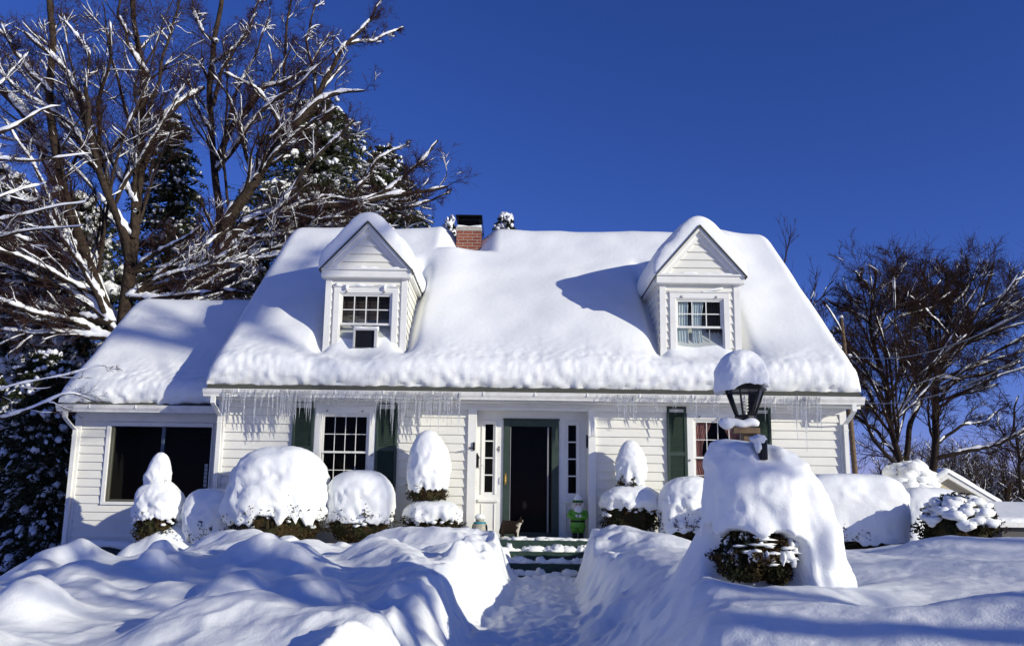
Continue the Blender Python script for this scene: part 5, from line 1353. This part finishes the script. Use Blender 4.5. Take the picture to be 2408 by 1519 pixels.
bare_tree('maple_tree', 'bare round crowned tree nearest the right corner of the house', Cc, (Cc[0][0][0], YC, -1.3), 103, LVC, bark_far, twig_far, 0.8, 0.5, rmin=0.007, snow_extra=0.012)
YD2 = 16.5
Dd = [limb([(2190, 1200), (2199, 1011), (2202, 940), (2202, 888), (2215, 855), (2248, 805), (2278, 758), (2305, 722), (2325, 665), (2335, 620)], YD2, 0.3, 9, 3),
      limb([(2202, 838), (2182, 788), (2165, 752), (2125, 705), (2105, 678), (2090, 650)], YD2, -0.5, 6, 2), limb([(2125, 1120), (2139, 1005), (2165, 938), (2182, 888), (2202, 838), (2200, 760), (2170, 640)], YD2, 0.6, 7, 2),
      limb([(2240, 825), (2305, 795), (2360, 775), (2420, 757)], YD2, -0.8, 4, 2), limb([(2199, 1078), (2288, 1058), (2355, 1042), (2420, 1000), (2450, 970)], YD2, -1.0, 6, 3),
      limb([(2210, 920), (2260, 890), (2330, 875), (2400, 850)], YD2, 0.8, 5, 2), limb([(2278, 758), (2270, 700), (2280, 640), (2270, 600)], YD2, 0.6, 4, 1.5),
      limb([(2305, 722), (2350, 700), (2390, 660), (2420, 640)], YD2, 0.4, 4, 1.5), limb([(2205, 960), (2250, 930), (2290, 920), (2345, 905)], YD2, -0.7, 4, 2),
      limb([(2215, 855), (2225, 780), (2230, 700), (2220, 620)], YD2, -0.3, 5, 1.5), limb([(2202, 838), (2175, 760), (2180, 690), (2160, 610)], YD2, 0.8, 4, 1.5),
      limb([(2250, 800), (2310, 770), (2370, 740), (2430, 700)], YD2, 1.0, 4, 1.5), limb([(2200, 1050), (2260, 1000), (2320, 990), (2360, 960)], YD2, 0.7, 4, 1.5)]
Dd += fan([(2202, 900), (2210, 860), (2200, 950), (2250, 805), (2182, 800), (2165, 930)], (2300, 790), 205, 195, 17, YD2, 72, k0=0.85)
bare_tree('maple_tree', 'bare broad crowned tree at the right edge with snow on its outstretched lower limbs', Dd, (Dd[0][0][0], YD2, -1.3), 104, LVC, bark_far, twig_far, 0.8, 0.5, rmin=0.007, snow_extra=0.012)
E1 = [limb([(1800, 720), (1830, 660), (1850, 600), (1862, 550)], 14, 0, 2.5, 1), limb([(1810, 700), (1790, 620), (1775, 560)], 14, 0.4, 2, 1), limb([(1890, 760), (1915, 690), (1920, 640)], 14, 0.3, 2, 1), limb([(1880, 760), (1930, 700), (1960, 660)], 14, -0.3, 2, 1),
      limb([(1960, 1200), (1900, 900), (1860, 780), (1800, 720)], 14, 0, 7, 3), limb([(1900, 900), (1895, 800), (1880, 740)], 14, 0, 4, 2)]
bare_tree('maple_tree', 'thin bare treetop showing just beyond the right slope of the roof', E1, (E1[4][0][0], 14, -1.3), 105, [(9, 0.45, 0.5, 0.22, 6, 0.5, 0.1), (6, 0.45, 0.5, 0.2, 5, 0.6, 0)], bark_far, twig_far, 0.6, 0.2, rmin=0.008, buds=False)
# small tree low at the right edge
E2 = [limb([(2400, 1160), (2395, 1050), (2380, 1000), (2385, 960), (2395, 930)], 24, 0, 4, 1.5), limb([(2395, 1060), (2350, 1010), (2345, 970)], 24, 1, 3, 1), limb([(2395, 1080), (2430, 1020), (2440, 960)], 24, 1, 3, 1)]
bare_tree('maple_tree', 'small bare tree far off at the lower right edge', E2, (E2[0][0][0], 24, -2), 106, [(10, 0.7, 0.5, 0.1, 6, 0.5, 0.1), (7, 0.7, 0.6, 0.1, 5, 0.6, 0)], bark_far, twig_far, 0.7, 0.3, rmin=0.010, buds=False)

# near snow-laden branches reaching in from a tree just out of frame on the left
YN = -1.5
Nn = [limb([(-420, 900), (-200, 560), (-60, 330), (40, 300), (90, 262), (145, 250)], YN, 0.4, 9, 1),
      limb([(-300, 620), (-80, 400), (0, 376), (75, 380), (150, 372), (215, 362)], YN, 0.3, 6, 0.7), limb([(-320, 760), (-120, 560), (0, 520), (80, 502), (150, 478), (210, 465)], YN, -0.3, 6, 0.7),
      limb([(-420, 1500), (-420, 1200), (-420, 900), (-400, 500), (-380, 100)], YN, 0, 34, 18), limb([(-400, 900), (-200, 720), (-40, 560), (60, 540), (130, 535), (200, 530)], YN, -0.6, 6, 0.7),
      limb([(-400, 1100), (-150, 960), (60, 900), (160, 880), (250, 860)], YN, 1.2, 1.6, 0.5), limb([(-400, 1150), (-150, 1020), (80, 960), (170, 920), (225, 945)], YN, 1.0, 6, 0.8),
      limb([(-300, 500), (-60, 250), (20, 180), (70, 110)], YN, 0.5, 4, 0.7), limb([(-300, 640), (-40, 480), (60, 440), (110, 430)], YN, 0.9, 4, 0.7)]
bare_tree('maple_tree', 'snow heaped branches reaching in at the left edge from a near tree', Nn, (Nn[3][0][0], YN, -1.0), 107, [(9, 0.6, 0.20, 0.05, 10, 0.25, 0.35), (8, 0.6, 0.5, 0.08, 6, 0.5, 0.1), (6, 0.6, 0.6, 0.08, 5, 0.5, 0)], bark, twig_m, 1.0, 0.7, rmin=0.003, snow_extra=0.008, buds=False, steep=0.2)

# evergreen trees
def conifer(label, base_uv, Y, top_uv, half_px, seed, n_br=260, m=needles, snow_p=0.75, name='spruce_tree', cat='evergreen tree', lsz=0.075, snow_s=1.0, group='snowy evergreens behind the house', taper=0.85, zfoot=None):
    rg = np.random.default_rng(seed)
    xt, zt = W(*top_uv, Y); xb, zb = W(*base_uv, Y); Rr = half_px*(Y+14)/F_PX
    root = thing(name, label, cat, (xb, Y, zb), group)
    H = zt-zb
    MB().tube([(xb, Y, zb-1.0), ((xb+xt)/2, Y, (zb+zt)/2), (xt, Y, zt)], [0.025*H+0.03, 0.015*H, 0.01], 8).build('trunk', bark_far, root, True)
    t = rg.random(n_br)**0.8; a = rg.random(n_br)*2*math.pi
    ln = Rr*(1-t)**taper*(0.72+0.45*rg.random(n_br))+0.10*Rr
    S = np.stack([xb+(xt-xb)*t, np.full(n_br, Y), zb+H*t], 1)
    D = np.stack([np.cos(a), np.sin(a), np.zeros(n_br)], 1)
    npt = 6; pts = []; wob_ = rg.normal(size=n_br); wob2_ = rg.normal(size=n_br)
    for i in range(npt):
        q = i/(npt-1); p = S+D*(ln*q)[:, None]; p[:, 2] += ln*((0.10+0.12*wob_)*q-(0.38+0.12*wob2_)*q*q); pts.append(p)
    P = np.stack(pts, 1)
    TV, TF = tube_batch(P, np.full((n_br, npt), 0.012)*np.linspace(1.5, 0.4, npt)[None, :], 3)
    # sprays of needles along each bough
    per = 46
    bi = np.repeat(np.arange(n_br), per); q = rg.random(len(bi))**0.7; f0 = q*(npt-1); i0 = np.minimum(f0.astype(int), npt-2); fr = (f0-i0)[:, None]
    C_ = P[bi, i0]*(1-fr)+P[bi, i0+1]*fr
    side = np.cross(D[bi], [0, 0, 1.0]); wv = (rg.random(len(bi))*2-1)*ln[bi]*0.26*(1-0.6*q)
    C_ = C_+side*wv[:, None]; C_[:, 2] -= 0.03+0.12*rg.random(len(bi))*ln[bi]*0.5+np.abs(wv)*0.3
    v, f = leaf_cloud(C_, lsz, rg, flat=0.3, aspect=0.35, drop=0.35)
    mesh_obj('needles', np.vstack([v, TV]), np.vstack([f, TF+len(v)]), m, root, False)
    # snow patches lying on the boughs
    keep = rg.random(n_br) < snow_p; SV = []; SF = []; o = 0
    Pk = P[keep]; lk = ln[keep]; n = len(Pk)
    for rep in range(3):
        q0 = rg.random(n)*0.75+0.1; sp = 0.06+0.13*rg.random(n); K = 4; seg = []
        for i in range(K):
            q = np.clip(q0+sp*i/(K-1), 0, 1); f0 = q*(npt-1); i0 = np.minimum(f0.astype(int), npt-2); fr = (f0-i0)[:, None]
            seg.append(Pk[np.arange(n), i0]*(1-fr)+Pk[np.arange(n), i0+1]*fr)
        Q = np.stack(seg, 1); sdv = np.cross(D[keep], [0, 0, 1.0])*((rg.random(n)*2-1)*lk*0.16)[:, None]; Q = Q+sdv[:, None, :]; Q[..., 2] += 0.01+0.02*snow_s
        rad = snow_s*(0.026+0.065*rg.random(n)**2.2)[:, None]*np.array([0.35, 1.0, 0.9, 0.25])[None, :]*(1+0.35*rg.normal(size=(n, K)))
        vv_, ff_ = tube_batch(Q, np.abs(rad), 5); SV.append(vv_); SF.append(ff_+o); o += len(vv_)
    mesh_obj('bough_snow', np.vstack(SV), np.vstack(SF), snow_tree, root)
    return root
conifer('broad dark spruce rising behind the leaning bare tree', (770, 760), 13, (745, 235), 300, 201, 700, snow_p=0.9, snow_s=1.3, taper=0.6, lsz=0.085)
conifer('narrow spruce between the two bare trees', (385, 900), 12.5, (408, 265), 130, 202, 420, taper=0.5, lsz=0.08)
conifer('spruce whose crown shows just left of the left dormer', (940, 760), 14.5, (905, 345), 150, 203, 420, taper=0.55)
conifer('low snowy spruce filling the gap above the wing roof', (560, 900), 11, (560, 560), 190, 204, 420, snow_p=1.0, snow_s=2.3, taper=0.5)
conifer('snow clad spruce behind the left edge of the wing roof', (200, 1150), 10.5, (190, 470), 240, 205, 560, snow_p=1.0, snow_s=2.1, taper=0.5)
conifer('snow clad spruce at the far left edge', (20, 1100), 11.5, (15, 400), 220, 206, 520, snow_p=1.0, snow_s=2.1, taper=0.5)
conifer('dark evergreen standing close beside the wing gutter', (110, 1330), 3.5, (120, 830), 170, 207, 520, snow_p=0.9, snow_s=0.9, taper=0.45, lsz=0.06)
conifer('dark evergreen low at the left edge of the yard', (-30, 1360), 5.0, (-40, 860), 150, 208, 380, snow_p=0.9, snow_s=0.9, taper=0.5)
conifer('snowy evergreen tip peeping left of the chimney', (1055, 760), 12, (1058, 516), 42, 209, 150, snow_p=1.0, snow_s=1.6, lsz=0.06, taper=0.5)
conifer('snowy evergreen tip peeping right of the chimney', (1180, 780), 12, (1186, 508), 70, 210, 220, snow_p=1.0, snow_s=1.6, lsz=0.06, taper=0.5)
# woods far beyond both sides
def woods(label, u0, u1, vb, vt, Y0, Y1, n, seed, kindm=brush_m, snowp=0.4):
    rg = np.random.default_rng(seed); V_ = []; F_ = []; o = 0; SV = []; SF = []; so_ = 0
    us = u0+(u1-u0)*rg.random(n); Ys = Y0+(Y1-Y0)*rg.random(n)
    P = []; R = []
    for u, Y in zip(us, Ys):
        x, z0 = W(u, vb, Y); z1 = W(u, vt+(vb-vt)*0.35*rg.random(), Y)[1]
        q = np.linspace(0, 1, 6); P.append(np.stack([x+rg.normal()*0.6*q, Y+q*0, z0+(z1-z0)*q], 1)); R.append(0.10*(1-q)+0.01)
    P = np.array(P); R = np.array(R)*(0.5+rg.random((n, 1))); L = P[:, -1, 2]-P[:, 0, 2]
    lst = [tube_batch(P, R, 4)]; cur = (P, R, L)
    for k, an, ra in ((14, 0.8, 0.35), (7, 0.8, 0.5)):
        cur = children_of(*cur, k, rg, an, ra, 0.1, 4, 0.1, 0.4, 0.018); lst.append(tube_batch(cur[0], cur[1], 3))
        if k == 14: sq = snow_batch(cur[0], cur[1], rg, snowp, 0.02, 1.0, 0.3); sn_ = tube_batch(*sq, 3)
    o = 0; vs2 = []; fs2 = []
    for a, b in lst: vs2.append(a); fs2.append(b+o); o += len(a)
    ob = mesh_obj('woods', np.vstack(vs2), np.vstack(fs2), kindm, None, False); tag(ob, label, 'woods', kind='stuff')
    ob2 = mesh_obj('woods_snow', sn_[0], sn_[1], snow_tree, ob)
woods('brown winter woods beyond the yard on the left', -200, 330, 1360, 980, 16, 34, 60, 301)
woods('dark woods on the rise behind the neighbouring roofs', 2090, 2620, 1230, 1040, 40, 62, 190, 302, brush_m, 0.5)

# ------------------------------------------------------------------ utility pole and wires
YP = 13.0
pxx, pz = W(1978, 748, YP)
pole = thing('utility_pole', 'weathered utility pole with a cap of snow just beyond the right roof slope', 'utility pole', (pxx+0.25, YP, -1.3))
MB().tube([(pxx+0.28, YP, -1.5), (pxx+0.05, YP, pz-1.0), (pxx, YP, pz)], [0.10, 0.075, 0.068], 12).build('pole', wood, pole, True)
MB().blob((pxx, YP, pz+0.03), (0.075, 0.075, 0.07), 12, 8, 0.1).build('snow', snow, pole, True)
mb = MB(); mb.bevbox(pxx+0.0, pxx+0.25, YP-0.12, YP-0.04, pz-1.45, pz-1.40); mb.build('bracket', black, pole)
mb = MB(); mb.blob((pxx+0.16, YP-0.1, pz-1.33), (0.10, 0.08, 0.07), 10, 7, 0.3, 3, 2); mb.build('bracket_snow', snow, pole, True)
def wire(label, p, q, r=0.014, snowy=True):
    n = 24; pts = []
    for i in range(n):
        t = i/(n-1); pp = np.array(p)*(1-t)+np.array(q)*t; pp[2] -= 0.5*4*t*(1-t); pts.append(pp)
    root = thing('overhead_wire', label, 'wire', pts[0]); MB().tube(pts, r, 6).build('cable', black, root, True)
    if snowy: MB().tube([a+np.array([0, 0, r*0.9]) for a in pts], r*0.55, 6).build('snow', snow_tree, root, True)
e = W3(2420, 728, 3.0); wire('upper overhead wire with a thin line of snow running right from the pole', W3(1986, 835, YP), e)
e = W3(2420, 832, 3.0); wire('lower overhead wire crossing the right hand trees', W3(1990, 940, YP), e)
e = W3(2420, 1030, 8.0); wire('thin lowest wire slanting down behind the right hand trees', W3(2100, 930, YP+12), e, 0.008, False)

# ------------------------------------------------------------------ neighbouring buildings
YQ = 22.0
gx0, gzp = W(2222, 1112, YQ); gx1, gze = W(2350, 1188, YQ)
tn = (gzp-gze)/(gx1-gx0); gxl = gx0-(gx1-gx0)
gar = thing('garage', 'cream gabled garage with a snowy roof beyond the hedge', 'garage', (gx0, YQ, -1.5))
mb = MB(); mb.prism([(gxl+0.3, -2.5), (gx1-0.3, -2.5), (gx1-0.3, gze+0.3*tn-0.1), (gx0, gzp-0.12), (gxl+0.3, gze+0.3*tn-0.1)], 'y', YQ, YQ+6); mb.build('wall', cream, gar)
mb = MB()
for s in (-1, 1):
    poly = [(gx0, gzp), (gx0+s*(gx1-gx0), gze), (gx0+s*(gx1-gx0), gze-0.22), (gx0, gzp-0.24)]
    mb.prism(poly if s > 0 else poly[::-1], 'y', YQ-0.25, YQ+6.2)
mb.build('rake_board', gutter_m, gar)
roof_snow('roof_snow', gar, YQ-0.3, YQ+6.3, gxl, gze, gx0, tn, 0.22, step=0.15, axis='y', s_in=0.0, seed=44, ew=0.2)
# lower roof further right
nx0, nze = W(2318, 1228, 19.0); nx1 = nx0+9
nb = thing('neighbour_house', 'low roofed neighbouring house in shade at the right edge', 'house', (nx0+4, 19.3, -1.8))
nzr = W(2400, 1186, 21.4)[1]; tn2 = (nzr-nze)/2.4*0.92
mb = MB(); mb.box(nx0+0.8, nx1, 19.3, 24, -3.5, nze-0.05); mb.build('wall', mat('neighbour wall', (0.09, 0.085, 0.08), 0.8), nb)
mb = MB(); mb.bevbox(nx0, nx1+0.2, 18.95, 19.05, nze-0.18, nze); mb.build('gutter', gutter_m, nb)
mb = MB(); gable_slab(mb, nx0, nx1+0.2, 19.0, nze, 21.4, tn2, 0.05); mb.build('roof', shingle, nb)
roof_snow('roof_snow', nb, nx0, nx1+0.3, 19.0, nze, 21.4, tn2, 0.18, step=0.12, s_in=0.0, seed=47, ew=0.2)

# ------------------------------------------------------------------ trees beside and behind the photographer, whose shade crosses the yard and roof
def yard_tree(label, x, y, h, crown0, rad, seed, levels, r0=0.16, n=9):
    rg = np.random.default_rng(seed); z0 = gz(x, y)-0.3; L_ = []
    L_.append([(x, y, z0, r0), (x+0.1, y, z0+h*0.4, r0*0.8), (x, y+0.1, z0+h*0.75, r0*0.4), (x+0.1, y, z0+h, r0*0.12)])
    for i in range(n):
        a = i*2.4+rg.random(); zc = z0+crown0+(h-crown0)*0.55*rg.random(); q = rad*(0.7+0.5*rg.random())
        L_.append([(x, y, zc-0.3, r0*0.5), (x+0.4*q*math.cos(a), y+0.4*q*math.sin(a), zc+0.3*q, r0*0.35), (x+q*math.cos(a), y+q*math.sin(a), zc+0.9*q, r0*0.1)])
    return bare_tree('maple_tree', label, L_, (x, y, z0), seed, levels, bark, twig_m, 1.0, 0.7, rmin=0.006, snow_extra=0.02, buds=False, group='street trees behind the photographer')
LS = [(9, 0.7, 0.4, 0.12, 6, 0.45, 0.7), (7, 0.7, 0.55, 0.1, 5, 0.5, 0.5), (5, 0.6, 0.6, 0.1, 4, 0.6, 0.3)]
LS2 = [(7, 0.7, 0.45, 0.12, 6, 0.45, 0.7), (5, 0.7, 0.55, 0.1, 5, 0.5, 0.4)]
yard_tree('young bare tree on the street side of the yard', 12.5, -16.6, 7.8, 4.9, 1.3, 401, LS, 0.09, 11)
yard_tree('bare street tree whose shade dapples the right of the yard', 26.0, -24.2, 7.4, 2.6, 2.6, 402, LS2, 0.12, 9)
yard_tree('tall bare street tree shading the roof', 29.4, -22.2, 18.6, 15.8, 2.6, 403, [(6, 0.6, 0.4, 0.12, 6, 0.45, 0.6), (4, 0.7, 0.55, 0.1, 5, 0.5, 0.3)], 0.16, 10)
yard_tree('unseen tall bare tree added to shade the branches at the left edge', 12.6, -15.9, 15.0, 8.8, 2.0, 404, LS, 0.10, 16)  # added out of view so that its crown shades the near left branches
